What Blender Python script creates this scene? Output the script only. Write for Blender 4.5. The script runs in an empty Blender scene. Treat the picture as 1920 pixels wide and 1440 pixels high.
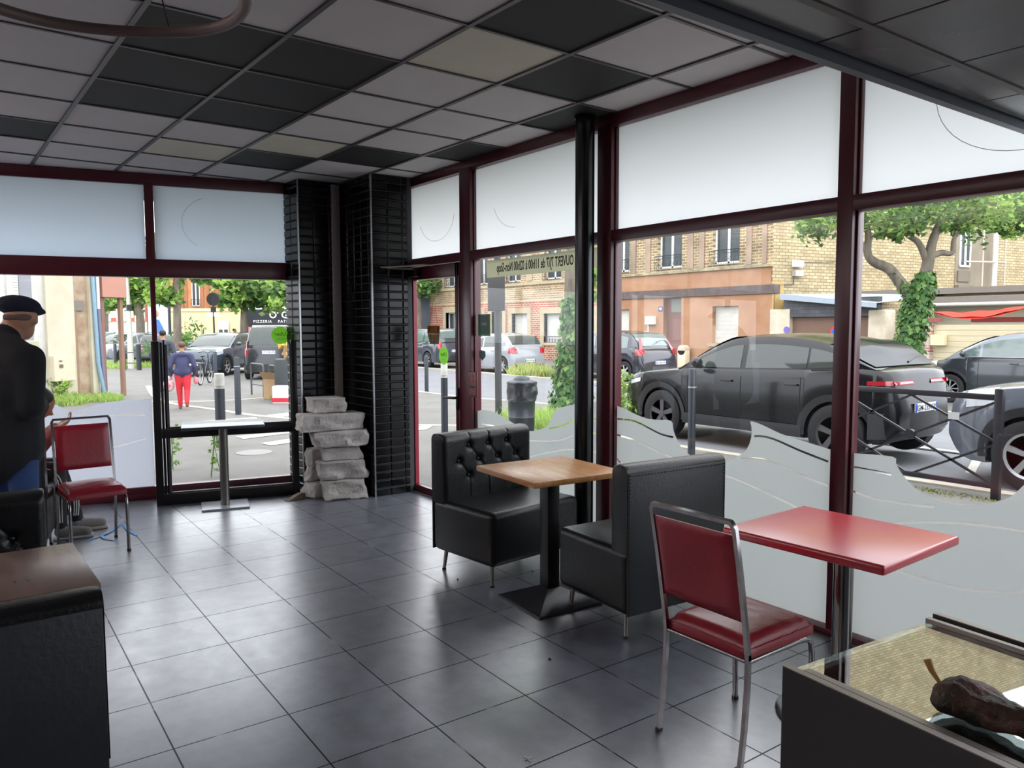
import bpy, bmesh, math, random
from mathutils import Vector, Matrix, Euler
from math import sin, cos, pi, radians, sqrt, atan2
random.seed(7)
SC = bpy.context.scene
COL = SC.collection

# ---------------------------------------------------------------- camera, sky, exposure
FPX, YAW, PITCH, ROLL, EYE = 1445.82, 2.5097, -.0759, -.0034, 1.5426
cam_data = bpy.data.cameras.new('camera')
cam = bpy.data.objects.new('camera', cam_data)
COL.objects.link(cam)
_f = Vector((cos(YAW)*cos(PITCH), sin(YAW)*cos(PITCH), sin(PITCH)))
_r = Vector((sin(YAW), -cos(YAW), 0))
_u = _r.cross(_f)
_r2 = _r*cos(ROLL)+_u*sin(ROLL)
_u2 = -_r*sin(ROLL)+_u*cos(ROLL)
cam.matrix_world = Matrix(((_r2.x, _u2.x, -_f.x, 0), (_r2.y, _u2.y, -_f.y, 0), (_r2.z, _u2.z, -_f.z, EYE), (0, 0, 0, 1)))
cam_data.sensor_fit = 'HORIZONTAL'
cam_data.sensor_width = 36
cam_data.lens = FPX/1920*36
cam_data.clip_start = .05
cam_data.clip_end = 500
SC.camera = cam

world = bpy.data.worlds.new('sky')
SC.world = world
world.use_nodes = True
wn, wl = world.node_tree.nodes, world.node_tree.links
bg = wn['Background']
bg.inputs[1].default_value = 3.9
tc = wn.new('ShaderNodeTexCoord')
sep = wn.new('ShaderNodeSeparateXYZ')
wl.new(tc.outputs['Generated'], sep.inputs[0])
rmp = wn.new('ShaderNodeValToRGB')
rmp.color_ramp.elements[0].position = .0
rmp.color_ramp.elements[0].color = (.74, .79, .86, 1)
rmp.color_ramp.elements[1].position = .7
rmp.color_ramp.elements[1].color = (1, 1.02, 1.06, 1)
wl.new(sep.outputs['Z'], rmp.inputs[0])
wl.new(rmp.outputs[0], bg.inputs[0])

SC.view_settings.view_transform = 'Standard'
SC.view_settings.look = 'None'
SC.view_settings.exposure = .2
SC.view_settings.gamma = 1
SC.view_settings.use_curve_mapping = False
SC.cycles.use_denoising = True
SC.cycles.max_bounces = 10
SC.cycles.diffuse_bounces = 5
SC.cycles.glossy_bounces = 4
SC.cycles.transparent_max_bounces = 24
SC.cycles.caustics_reflective = False
SC.cycles.caustics_refractive = False
SC.cycles.sample_clamp_indirect = 6

def area_lamp(name, loc, rot, sx, sy, power, col=(1, 1, 1)):
    l = bpy.data.lights.new(name, 'AREA')
    l.shape = 'RECTANGLE'; l.size = sx; l.size_y = sy; l.energy = power; l.color = col
    o = bpy.data.objects.new(name, l); COL.objects.link(o)
    o.location = loc; o.rotation_euler = rot
    return o
# area light pointed along d, for the added fill lights
def aimed(name, loc, d, sx, sy, power, col, spread=120):
    o = area_lamp(name, loc, Vector(d).to_track_quat('-Z', 'Y').to_euler(), sx, sy, power, col)
    o.data.spread = radians(spread)
    return o
# invented upward fill lights outside the view, added only to brighten the ceiling
for (x_, y_, w_) in ((-3.6, -2.9, 130), (-6.3, -2.6, 95), (-.6, -2.0, 130), (1.6, 1.8, 70), (1.8, -3.2, 60)):
    aimed('fill_uplight', (x_, y_, 1.95), (0, 0, 1), .9, .9, w_, (1, .9, .88), 150)

# ---------------------------------------------------------------- helpers
def lin(c):
    return tuple(((x/255)/12.92 if x/255 <= .04045 else ((x/255+.055)/1.055)**2.4) for x in c)

MATS = {}
def mat(name, col, rough=.6, metal=0, var=0, scale=8, bump=0, bscale=None, spec=.5, ior=1.5, coat=0, col2=None, emit=None, stretch=None, rvar=0):
    if name in MATS: return MATS[name]
    m = bpy.data.materials.new(name); m.use_nodes = True
    n, l = m.node_tree.nodes, m.node_tree.links
    b = n['Principled BSDF']
    c = lin(col)
    b.inputs['Base Color'].default_value = (*c, 1)
    b.inputs['Roughness'].default_value = rough
    b.inputs['Metallic'].default_value = metal
    b.inputs['IOR'].default_value = ior
    b.inputs['Specular IOR Level'].default_value = spec
    b.inputs['Coat Weight'].default_value = coat
    b.inputs['Coat Roughness'].default_value = .05
    t = n.new('ShaderNodeTexCoord')
    mp = n.new('ShaderNodeMapping')
    if stretch: mp.inputs['Scale'].default_value = stretch
    l.new(t.outputs['Object'], mp.inputs[0])
    nz = n.new('ShaderNodeTexNoise')
    nz.inputs['Scale'].default_value = scale; nz.inputs['Detail'].default_value = 6; nz.inputs['Roughness'].default_value = .6
    l.new(mp.outputs[0], nz.inputs['Vector'])
    r = n.new('ShaderNodeValToRGB')
    r.color_ramp.elements[0].position = .32; r.color_ramp.elements[1].position = .68
    v = var if (var or col2) else .04
    if col2 is not None: a, bb = c, lin(col2)
    else: a, bb = tuple(x*(1-v) for x in c), tuple(min(1, x*(1+v)) for x in c)
    r.color_ramp.elements[0].color = (*a, 1); r.color_ramp.elements[1].color = (*bb, 1)
    l.new(nz.outputs['Fac'], r.inputs[0]); l.new(r.outputs[0], b.inputs['Base Color'])
    if rvar:
        mr = n.new('ShaderNodeMapRange')
        mr.inputs['To Min'].default_value = max(0, rough-rvar); mr.inputs['To Max'].default_value = rough+rvar
        mr.inputs['From Min'].default_value = .3; mr.inputs['From Max'].default_value = .7
        l.new(nz.outputs['Fac'], mr.inputs['Value']); l.new(mr.outputs[0], b.inputs['Roughness'])
    if bump:
        n2 = n.new('ShaderNodeTexNoise'); n2.inputs['Scale'].default_value = bscale or scale*4; n2.inputs['Detail'].default_value = 8
        l.new(mp.outputs[0], n2.inputs['Vector'])
        bp = n.new('ShaderNodeBump'); bp.inputs['Strength'].default_value = bump; bp.inputs['Distance'].default_value = .02
        l.new(n2.outputs['Fac'], bp.inputs['Height']); l.new(bp.outputs[0], b.inputs['Normal'])
    if emit: 
        b.inputs['Emission Color'].default_value = (*lin(col), 1); b.inputs['Emission Strength'].default_value = emit
    MATS[name] = m
    return m

def brickmat(name, c1, c2, mort, bw=.24, bh=.075, ms=.012, rough=.85, axis='XZ', offset=.5, var=.25, bump=.3):
    if name in MATS: return MATS[name]
    m = mat(name, c1, rough, var=.1)
    n, l = m.node_tree.nodes, m.node_tree.links
    b = n['Principled BSDF']
    t = [x for x in n if x.type == 'TEX_COORD'][0]
    s = n.new('ShaderNodeSeparateXYZ'); cb = n.new('ShaderNodeCombineXYZ')
    l.new(t.outputs['Object'], s.inputs[0])
    l.new(s.outputs[axis[0]], cb.inputs['X']); l.new(s.outputs[axis[1]], cb.inputs['Y'])
    bk = n.new('ShaderNodeTexBrick'); bk.offset = offset
    bk.inputs['Color1'].default_value = (*lin(c1), 1); bk.inputs['Color2'].default_value = (*lin(c2), 1); bk.inputs['Mortar'].default_value = (*lin(mort), 1)
    bk.inputs['Scale'].default_value = 1; bk.inputs['Brick Width'].default_value = bw; bk.inputs['Row Height'].default_value = bh
    bk.inputs['Mortar Size'].default_value = ms; bk.inputs['Mortar Smooth'].default_value = .3
    l.new(cb.outputs[0], bk.inputs['Vector'])
    nz = n.new('ShaderNodeTexNoise'); nz.inputs['Scale'].default_value = 1.2; nz.inputs['Detail'].default_value = 8
    l.new(t.outputs['Object'], nz.inputs['Vector'])
    mr = n.new('ShaderNodeMapRange'); mr.inputs['From Min'].default_value = .3; mr.inputs['From Max'].default_value = .7
    mr.inputs['To Min'].default_value = 1-var; mr.inputs['To Max'].default_value = 1+var
    l.new(nz.outputs['Fac'], mr.inputs['Value'])
    mx = n.new('ShaderNodeVectorMath'); mx.operation = 'SCALE'
    l.new(bk.outputs['Color'], mx.inputs[0]); l.new(mr.outputs[0], mx.inputs['Scale'])
    l.new(mx.outputs[0], b.inputs['Base Color'])
    bp = n.new('ShaderNodeBump'); bp.inputs['Strength'].default_value = bump; bp.inputs['Distance'].default_value = .01; bp.invert = True
    l.new(bk.outputs['Fac'], bp.inputs['Height']); l.new(bp.outputs[0], b.inputs['Normal'])
    return m

def glassmat(name, tint=(1, 1, 1), ior=1.45, rough=0.0, extra=0.0):
    if name in MATS: return MATS[name]
    m = bpy.data.materials.new(name); m.use_nodes = True
    n, l = m.node_tree.nodes, m.node_tree.links
    n.remove(n['Principled BSDF'])
    tr = n.new('ShaderNodeBsdfTransparent'); tr.inputs[0].default_value = (*tint, 1)
    gl = n.new('ShaderNodeBsdfGlossy'); gl.inputs['Roughness'].default_value = rough
    lw = n.new('ShaderNodeLayerWeight'); lw.inputs['Blend'].default_value = .5
    pw = n.new('ShaderNodeMath'); pw.operation = 'POWER'; pw.inputs[1].default_value = 5; l.new(lw.outputs['Facing'], pw.inputs[0])
    fr = n.new('ShaderNodeMath'); fr.operation = 'MULTIPLY_ADD'; fr.inputs[1].default_value = .42; fr.inputs[2].default_value = .025; l.new(pw.outputs[0], fr.inputs[0])
    ad = n.new('ShaderNodeMath'); ad.operation = 'ADD'; ad.use_clamp = True; ad.inputs[1].default_value = extra
    mx = n.new('ShaderNodeMixShader')
    l.new(fr.outputs[0], ad.inputs[0]); l.new(ad.outputs[0], mx.inputs[0]); l.new(tr.outputs[0], mx.inputs[1]); l.new(gl.outputs[0], mx.inputs[2])
    l.new(mx.outputs[0], n['Material Output'].inputs[0])
    MATS[name] = m
    return m

def filmmat(name, col, trans=.6, clear=0.0):
    if name in MATS: return MATS[name]
    m = bpy.data.materials.new(name); m.use_nodes = True
    n, l = m.node_tree.nodes, m.node_tree.links
    n.remove(n['Principled BSDF'])
    c = (*lin(col), 1)
    a = n.new('ShaderNodeBsdfTranslucent'); a.inputs[0].default_value = c
    d = n.new('ShaderNodeBsdfDiffuse'); d.inputs[0].default_value = c
    g = n.new('ShaderNodeBsdfGlossy'); g.inputs['Roughness'].default_value = .15
    t = n.new('ShaderNodeBsdfTransparent')
    m1 = n.new('ShaderNodeMixShader'); m1.inputs[0].default_value = trans
    l.new(d.outputs[0], m1.inputs[1]); l.new(a.outputs[0], m1.inputs[2])
    m2 = n.new('ShaderNodeMixShader'); m2.inputs[0].default_value = .03
    l.new(m1.outputs[0], m2.inputs[1]); l.new(g.outputs[0], m2.inputs[2])
    m3 = n.new('ShaderNodeMixShader'); m3.inputs[0].default_value = clear
    l.new(m2.outputs[0], m3.inputs[1]); l.new(t.outputs[0], m3.inputs[2])
    l.new(m3.outputs[0], n['Material Output'].inputs[0])
    MATS[name] = m
    return m

class MB:
    """collects shapes, build() links them as one mesh object"""
    def __init__(s): s.v = []; s.f = []; s.m = []; s.M = Matrix.Identity(4); s.mi = 0
    def add(s, vs, fs, mi=None):
        o = len(s.v)
        s.v += [tuple(s.M @ Vector(p)) for p in vs]
        s.f += [tuple(i+o for i in f) for f in fs]
        s.m += [s.mi if mi is None else mi]*len(fs)
        return s
    def box(s, x0, x1, y0, y1, z0, z1, b=0, mi=None, seg=2):
        if b <= 0:
            vs = [(x0, y0, z0), (x1, y0, z0), (x1, y1, z0), (x0, y1, z0), (x0, y0, z1), (x1, y0, z1), (x1, y1, z1), (x0, y1, z1)]
            return s.add(vs, [(3, 2, 1, 0), (4, 5, 6, 7), (0, 1, 5, 4), (1, 2, 6, 5), (2, 3, 7, 6), (3, 0, 4, 7)], mi)
        bm = bmesh.new(); bmesh.ops.create_cube(bm, size=1)
        for v in bm.verts:
            v.co = Vector(((x0+x1)/2+v.co.x*(x1-x0), (y0+y1)/2+v.co.y*(y1-y0), (z0+z1)/2+v.co.z*(z1-z0)))
        b = min(b, .49*min(abs(x1-x0), abs(y1-y0), abs(z1-z0)))
        bmesh.ops.bevel(bm, geom=bm.edges[:], offset=b, segments=seg, affect='EDGES', profile=.5)
        return s.bm(bm, mi)
    def bm(s, bm, mi=None):
        bm.verts.index_update()
        vs = [v.co[:] for v in bm.verts]; fs = [[v.index for v in f.verts] for f in bm.faces]
        bm.free()
        return s.add(vs, fs, mi)
    def tube(s, pts, r, n=10, closed=False, mi=None, caps=True, square=False):
        pts = [Vector(p) for p in pts]
        R = r if isinstance(r, (list, tuple)) else [r]*len(pts)
        rings = []; up = None
        L = len(pts)
        for i, p in enumerate(pts):
            if closed: t = (pts[(i+1) % L]-pts[i-1])
            elif i == 0: t = pts[1]-pts[0]
            elif i == L-1: t = pts[-1]-pts[-2]
            else: t = (pts[i+1]-p).normalized()+(p-pts[i-1]).normalized()
            if t.length < 1e-9: t = Vector((0, 0, 1))
            t.normalize()
            if up is None:
                up = Vector((0, 0, 1)) if abs(t.z) < .9 else Vector((1, 0, 0))
            a = (up-t*up.dot(t))
            if a.length < 1e-6: a = t.orthogonal()
            a.normalize(); up = a; bb = t.cross(a)
            rings.append([p+a*cos(2*pi*k/n+(pi/4 if square else 0))*R[i]+bb*sin(2*pi*k/n+(pi/4 if square else 0))*R[i] for k in range(n)])
        vs = [tuple(q) for r_ in rings for q in r_]; fs = []
        for i in range(L if closed else L-1):
            j = (i+1) % L
            for k in range(n):
                fs.append((i*n+k, i*n+(k+1) % n, j*n+(k+1) % n, j*n+k))
        if caps and not closed:
            fs.append(tuple(range(n-1, -1, -1))); fs.append(tuple((L-1)*n+k for k in range(n)))
        return s.add(vs, fs, mi)
    def cyl(s, p0, p1, r, n=20, mi=None, r1=None):
        return s.tube([p0, p1], [r, r if r1 is None else r1], n, mi=mi)
    def lathe(s, prof, c=(0, 0, 0), n=28, axis='Z', mi=None, sx=1, sy=1, caps=True):
        vs = []
        for (r, h) in prof:
            for k in range(n):
                a = 2*pi*k/n
                if axis == 'Z': vs.append((c[0]+r*cos(a)*sx, c[1]+r*sin(a)*sy, c[2]+h))
                elif axis == 'Y': vs.append((c[0]+r*cos(a), c[1]+h, c[2]+r*sin(a)))
                else: vs.append((c[0]+h, c[1]+r*cos(a), c[2]+r*sin(a)))
        fs = []
        for i in range(len(prof)-1):
            for k in range(n):
                fs.append((i*n+k, i*n+(k+1) % n, (i+1)*n+(k+1) % n, (i+1)*n+k))
        if caps and prof[0][0] > 1e-5: fs.append(tuple(range(n-1, -1, -1)))
        if caps and prof[-1][0] > 1e-5: fs.append(tuple((len(prof)-1)*n+k for k in range(n)))
        return s.add(vs, fs, mi)
    def grid(s, P, mi=None, closed_u=False):
        nu, nv = len(P), len(P[0])
        vs = [tuple(q) for row in P for q in row]; fs = []
        for i in range(nu if closed_u else nu-1):
            j = (i+1) % nu
            for k in range(nv-1): fs.append((i*nv+k, j*nv+k, j*nv+k+1, i*nv+k+1))
        return s.add(vs, fs, mi)
    def prism(s, poly, a0, a1, plane='XZ', mi=None):
        n = len(poly)
        if plane == 'XZ': vs = [(p[0], a0, p[1]) for p in poly]+[(p[0], a1, p[1]) for p in poly]
        elif plane == 'XY': vs = [(p[0], p[1], a0) for p in poly]+[(p[0], p[1], a1) for p in poly]
        else: vs = [(a0, p[0], p[1]) for p in poly]+[(a1, p[0], p[1]) for p in poly]
        fs = [tuple(range(n)), tuple(range(2*n-1, n-1, -1))]+[(i, i+n, (i+1) % n+n, (i+1) % n) for i in range(n)]
        return s.add(vs, fs, mi)
    def sphere(s, c, r, nu=16, nv=10, mi=None, sc=(1, 1, 1)):
        pr = [(max(1e-6, sin(pi*i/nv))*r, -cos(pi*i/nv)*r) for i in range(nv+1)]
        vs = []
        for (a, h) in pr:
            for k in range(nu):
                t = 2*pi*k/nu; vs.append((c[0]+a*cos(t)*sc[0], c[1]+a*sin(t)*sc[1], c[2]+h*sc[2]))
        fs = [(i*nu+k, i*nu+(k+1) % nu, (i+1)*nu+(k+1) % nu, (i+1)*nu+k) for i in range(nv) for k in range(nu)]
        return s.add(vs, fs, mi)
    def build(s, name, mats, parent=None, smooth=None, fix=True):
        me = bpy.data.meshes.new(name)
        me.from_pydata(s.v, [], s.f)
        if not isinstance(mats, (list, tuple)): mats = [mats]
        for m in mats: me.materials.append(m)
        if len(mats) > 1: me.polygons.foreach_set('material_index', s.m)
        if fix:
            bm = bmesh.new(); bm.from_mesh(me)
            bmesh.ops.remove_doubles(bm, verts=bm.verts[:], dist=1e-5)
            bmesh.ops.recalc_face_normals(bm, faces=bm.faces[:])
            bm.to_mesh(me); bm.free()
        if smooth is not None:
            me.polygons.foreach_set('use_smooth', [True]*len(me.polygons))
            me.set_sharp_from_angle(angle=radians(smooth))
        me.update()
        o = bpy.data.objects.new(name, me)
        COL.objects.link(o)
        if parent is not None: o.parent = parent
        return o

def orient(o, c=None):
    """turn the faces of an open sheet outwards from c (or upwards)"""
    me = o.data; s = 0
    for p in me.polygons:
        s += p.area*(p.normal.z if c is None else p.normal.dot((p.center-Vector(c)).normalized()))
    if s < 0: me.flip_normals()
    return o
def tag(o, label=None, cat=None, group=None, kind=None):
    if label: o['label'] = label
    if cat: o['category'] = cat
    if group: o['group'] = group
    if kind: o['kind'] = kind
    return o
def thing(name, label, cat, loc=(0, 0, 0), rz=0, group=None, kind=None):
    o = bpy.data.objects.new(name, None); COL.objects.link(o)
    o.empty_display_size = .1
    o.location = loc; o.rotation_euler = (0, 0, rz)
    return tag(o, label, cat, group, kind)
def dup(root, loc, rz, label=None, group=None, scale=None):
    r = root.copy(); COL.objects.link(r); r.location = loc; r.rotation_euler = (0, 0, rz)
    if scale: r.scale = scale
    if label: r['label'] = label
    if group: r['group'] = group
    for ch in list(root.children):
        c = ch.copy(); COL.objects.link(c); c.parent = r
        for g_ in list(ch.children):
            d = g_.copy(); COL.objects.link(d); d.parent = c
    return r
def struct(o, label=None, cat=None):
    return tag(o, label, cat, kind='structure')
def catmull(P, k=6):
    P = [Vector(p) for p in P]; out = []
    for i in range(len(P)-1):
        p0 = P[max(0, i-1)]; p1 = P[i]; p2 = P[i+1]; p3 = P[min(len(P)-1, i+2)]
        for j in range(k):
            t = j/k
            out.append(.5*((2*p1)+(-p0+p2)*t+(2*p0-5*p1+4*p2-p3)*t*t+(-p0+3*p1-3*p2+p3)*t**3))
    out.append(P[-1]); return out
def mesh_of(o):
    bpy.context.view_layer.update()
    dg = bpy.context.evaluated_depsgraph_get()
    me = bpy.data.meshes.new_from_object(o.evaluated_get(dg))
    return me
def text(name, body, size, m, loc, rot, parent=None, mirror=False, ext=.001, align='CENTER', sx=1, bold=0, spacing=1):
    cu = bpy.data.curves.new(name, 'FONT'); cu.body = body; cu.size = size; cu.extrude = ext; cu.align_x = align; cu.align_y = 'CENTER'
    cu.offset = bold; cu.space_character = spacing
    cu.resolution_u = 3
    t = bpy.data.objects.new(name, cu); COL.objects.link(t)
    me = mesh_of(t); bpy.data.objects.remove(t); bpy.data.curves.remove(cu)
    me.materials.clear(); me.materials.append(m)
    for v in me.vertices:
        v.co.x *= sx*(-1 if mirror else 1)
    if mirror: me.flip_normals()
    o = bpy.data.objects.new(name, me); COL.objects.link(o)
    o.location = loc; o.rotation_euler = rot
    if parent is not None: o.parent = parent
    return o
def filled(name, outer, holes, thick, m, parent=None):
    """flat sheet in XY with holes, thickness along Z"""
    cu = bpy.data.curves.new(name, 'CURVE'); cu.dimensions = '2D'; cu.fill_mode = 'BOTH'; cu.extrude = thick/2
    for P in [outer]+holes:
        sp = cu.splines.new('POLY'); sp.points.add(len(P)-1)
        for q, p in zip(sp.points, P): q.co = (p[0], p[1], 0, 1)
        sp.use_cyclic_u = True
    t = bpy.data.objects.new(name, cu); COL.objects.link(t)
    me = mesh_of(t); bpy.data.objects.remove(t); bpy.data.curves.remove(cu)
    me.materials.clear(); me.materials.append(m)
    o = bpy.data.objects.new(name, me); COL.objects.link(o)
    if parent is not None: o.parent = parent
    return o
def ground(x, y):
    c = lambda t: min(1, max(0, t))
    return -.10-.2*max(c((y-8.3)/8), c((-x-8)/8))
# ---------------------------------------------------------------- materials of the room
def floor_material():
    m = mat('dark_floor_tile', (58, 60, 66), .3)
    n, l = m.node_tree.nodes, m.node_tree.links
    b = n['Principled BSDF']
    t = [x for x in n if x.type == 'TEX_COORD'][0]
    mp = n.new('ShaderNodeMapping'); mp.vector_type = 'TEXTURE'
    mp.inputs['Rotation'].default_value = (0, 0, -.0107)
    # lay-out origin of the joints
    ox, oy = -3.7866, .1404
    c_, s_ = cos(-.0107), sin(-.0107)
    mp.inputs['Location'].default_value = (c_*ox-s_*oy, s_*ox+c_*oy, 0)
    l.new(t.outputs['Object'], mp.inputs[0])
    bk = n.new('ShaderNodeTexBrick'); bk.offset = 0; bk.squash = 1
    bk.inputs['Scale'].default_value = 1; bk.inputs['Brick Width'].default_value = .4276; bk.inputs['Row Height'].default_value = .4287
    bk.inputs['Mortar Size'].default_value = .0032; bk.inputs['Mortar Smooth'].default_value = .1; bk.inputs['Bias'].default_value = 0
    bk.inputs['Color1'].default_value = (*lin((82, 87, 98)), 1); bk.inputs['Color2'].default_value = (*lin((96, 101, 113)), 1)
    l.new(mp.outputs[0], bk.inputs['Vector'])
    # joints: dark with pale dried grout bits
    n1 = n.new('ShaderNodeTexNoise'); n1.inputs['Scale'].default_value = 5; n1.inputs['Detail'].default_value = 5
    l.new(t.outputs['Object'], n1.inputs['Vector'])
    r1 = n.new('ShaderNodeValToRGB'); r1.color_ramp.elements[0].position = .56; r1.color_ramp.elements[1].position = .66
    r1.color_ramp.elements[0].color = (*lin((24, 23, 26)), 1); r1.color_ramp.elements[1].color = (*lin((150, 150, 150)), 1)
    l.new(n1.outputs['Fac'], r1.inputs[0]); l.new(r1.outputs[0], bk.inputs['Mortar'])
    # cloudy surface
    n2 = n.new('ShaderNodeTexNoise'); n2.inputs['Scale'].default_value = 8; n2.inputs['Detail'].default_value = 9; n2.inputs['Roughness'].default_value = .65
    l.new(t.outputs['Object'], n2.inputs['Vector'])
    mr = n.new('ShaderNodeMapRange'); mr.inputs['From Min'].default_value = .35; mr.inputs['From Max'].default_value = .65
    mr.inputs['To Min'].default_value = .7; mr.inputs['To Max'].default_value = 1.4
    l.new(n2.outputs['Fac'], mr.inputs['Value'])
    mx = n.new('ShaderNodeVectorMath'); mx.operation = 'SCALE'
    l.new(bk.outputs['Color'], mx.inputs[0]); l.new(mr.outputs[0], mx.inputs['Scale']); l.new(mx.outputs[0], b.inputs['Base Color'])
    n3 = n.new('ShaderNodeTexNoise'); n3.inputs['Scale'].default_value = 9; n3.inputs['Detail'].default_value = 8; n3.inputs['Roughness'].default_value = .7
    l.new(t.outputs['Object'], n3.inputs['Vector'])
    rr = n.new('ShaderNodeMapRange'); rr.inputs['From Min'].default_value = .3; rr.inputs['From Max'].default_value = .7
    rr.inputs['To Min'].default_value = .28; rr.inputs['To Max'].default_value = .35
    l.new(n3.outputs['Fac'], rr.inputs['Value']); l.new(rr.outputs[0], b.inputs['Roughness'])
    b.inputs['IOR'].default_value = 3.2
    sl = n.new('ShaderNodeMath'); sl.operation = 'MULTIPLY_ADD'; sl.inputs[1].default_value = -.48; sl.inputs[2].default_value = .5
    l.new(bk.outputs['Fac'], sl.inputs[0]); l.new(sl.outputs[0], b.inputs['Specular IOR Level'])
    ht = n.new('ShaderNodeMath'); ht.operation = 'MULTIPLY_ADD'; ht.inputs[1].default_value = -1.0
    l.new(bk.outputs['Fac'], ht.inputs[0])
    h2 = n.new('ShaderNodeMath'); h2.operation = 'MULTIPLY'; h2.inputs[1].default_value = .03
    l.new(n3.outputs['Fac'], h2.inputs[0]); l.new(h2.outputs[0], ht.inputs[2])
    bp = n.new('ShaderNodeBump'); bp.inputs['Strength'].default_value = .12; bp.inputs['Distance'].default_value = .003
    l.new(ht.outputs[0], bp.inputs['Height']); l.new(bp.outputs[0], b.inputs['Normal'])
    return m
M_floor = floor_material()
M_tile_w = mat('ceiling_tile_white', (226, 220, 218), .9, var=.03, scale=3)
M_tile_w2 = mat('ceiling_tile_cream', (228, 222, 204), .9, var=.05, scale=3)
M_tile_k = mat('ceiling_tile_black', (24, 24, 27), .7)
M_grid = mat('ceiling_grid_metal', (92, 88, 88), .45, metal=.3)
M_frame = mat('burgundy_frame', (92, 30, 42), .3, var=.1, scale=3, spec=.6)
M_black = mat('black_metal', (18, 18, 22), .4)
M_lacquer = mat('black_lacquer_panel', (80, 81, 82), .22, spec=.5, ior=1.5)
M_wall = mat('dark_interior_wall', (92, 88, 86), .8)
M_glass = glassmat('window_glass')
M_film = filmmat('frosted_film', (212, 215, 214), .78)
M_filmF = filmmat('frosted_film_front', (224, 227, 234), .82)
M_frost = filmmat('frosted_pane', (248, 250, 250), .97)
M_frostF = filmmat('frosted_pane_cool', (234, 243, 252), .97)
M_steel = mat('brushed_steel', (150, 148, 142), .28, metal=1, var=.08, scale=20, stretch=(1, 1, .1))
M_chrome = mat('worn_chrome', (150, 148, 150), .2, metal=1, var=.15, scale=25)
M_leather = mat('black_leatherette', (14, 15, 18), .36, var=.1, bump=.12, bscale=90, spec=.42)
M_leather_g = mat('grey_black_backing', (38, 41, 46), .5, var=.1, bump=.1, bscale=60)

# ---------------------------------------------------------------- floor, ceiling, walls
H = 2.875
YW = 3.5          # right window wall
WM = Matrix(((.1995, -.9799, 0, -7.7473), (.9799, .1995, 0, 0), (0, 0, 1, 0), (0, 0, 0, 1)))   # front window wall frame: x along, y outwards
def fw(y, z, d=0): return WM @ Vector((y/.9799, d, z))
b = MB(); b.prism([(-8.9, -5.2), (4, -5.2), (4, 3.6), (-6.95, 3.6), (-7.16, 2.9)], -.06, 0, 'XY')
b.build('floor', M_floor); struct(bpy.data.objects['floor'])

def cgrid(j, i):
    a, b_ = -3.5201+.6*j, .2166+.6*i
    c_, s_ = cos(.0244), sin(.0244)
    return (c_*a-s_*b_, s_*a+c_*b_)
black = {(-1, 1), (-2, 1), (-3, 1), (-1, 2), (-2, 2), (-3, 2), (-5, 0), (-5, 3), (-4, 4), (-3, 5), (-1, 5), (0, 4), (1, 3), (3, 1), (4, 3), (3, -2), (6, 0)}
cream = {(-4, 3), (0, 3), (-5, 2), (-5, -1)}
b = MB()
for j in range(-9, 13):
    for i in range(-9, 7):
        q = [cgrid(j, i), cgrid(j+1, i), cgrid(j+1, i+1), cgrid(j, i+1)]
        b.add([(p[0], p[1], H+.004) for p in q], [(0, 1, 2, 3)], 2 if (j, i) in black else 1 if (j, i) in cream else 0)
ceil = struct(b.build('ceiling', [M_tile_w, M_tile_w2, M_tile_k], fix=False))
b = MB()
for i in range(-9, 8):
    p, q = cgrid(-9, i), cgrid(13, i); b.M = Matrix.Identity(4)
    d = Vector((q[0]-p[0], q[1]-p[1], 0)).normalized(); n_ = Vector((-d.y, d.x, 0))*.012
    b.add([(p[0]-n_.x, p[1]-n_.y, H-.006), (q[0]-n_.x, q[1]-n_.y, H-.006), (q[0]+n_.x, q[1]+n_.y, H-.006), (p[0]+n_.x, p[1]+n_.y, H-.006),
           (p[0]-n_.x, p[1]-n_.y, H+.01), (q[0]-n_.x, q[1]-n_.y, H+.01), (q[0]+n_.x, q[1]+n_.y, H+.01), (p[0]+n_.x, p[1]+n_.y, H+.01)],
          [(0, 1, 2, 3), (0, 1, 5, 4), (1, 2, 6, 5), (2, 3, 7, 6), (3, 0, 4, 7)])
for j in range(-9, 14):
    p, q = cgrid(j, -9), cgrid(j, 7)
    d = Vector((q[0]-p[0], q[1]-p[1], 0)).normalized(); n_ = Vector((-d.y, d.x, 0))*.009
    b.add([(p[0]-n_.x, p[1]-n_.y, H-.004), (q[0]-n_.x, q[1]-n_.y, H-.004), (q[0]+n_.x, q[1]+n_.y, H-.004), (p[0]+n_.x, p[1]+n_.y, H-.004),
           (p[0]-n_.x, p[1]-n_.y, H+.01), (q[0]-n_.x, q[1]-n_.y, H+.01), (q[0]+n_.x, q[1]+n_.y, H+.01), (p[0]+n_.x, p[1]+n_.y, H+.01)],
          [(0, 1, 2, 3), (0, 1, 5, 4), (1, 2, 6, 5), (2, 3, 7, 6), (3, 0, 4, 7)])
b.build('ceiling_grid', M_grid, ceil, fix=False)
# roof slab above and blind walls behind the camera
b = MB(); b.prism([(-9, -5.2), (4.1, -5.2), (4.1, 3.72), (-6.9, 3.72), (-7.2, 3.2)], H+.08, H+.4, 'XY'); struct(b.build('ceiling', M_wall))
b = MB(); b.box(4, 4.15, -5.2, 3.6, -.06, H+.1); struct(b.build('wall_back', M_wall))
b = MB(); b.box(-9, 4, -5.35, -5.2, -.06, H+.1); struct(b.build('wall_left', M_wall))
# facade masonry above the windows (outside) and corner
b = MB(); b.box(-6.5, 4.15, 3.56, 3.75, H-.02, 5.5); struct(b.build('wall_right', M_wall))
b = MB(); b.M = WM; b.box(-5.4, 2.9, .06, .25, H-.02, 5.5); struct(b.build('wall_front', M_wall))

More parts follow.
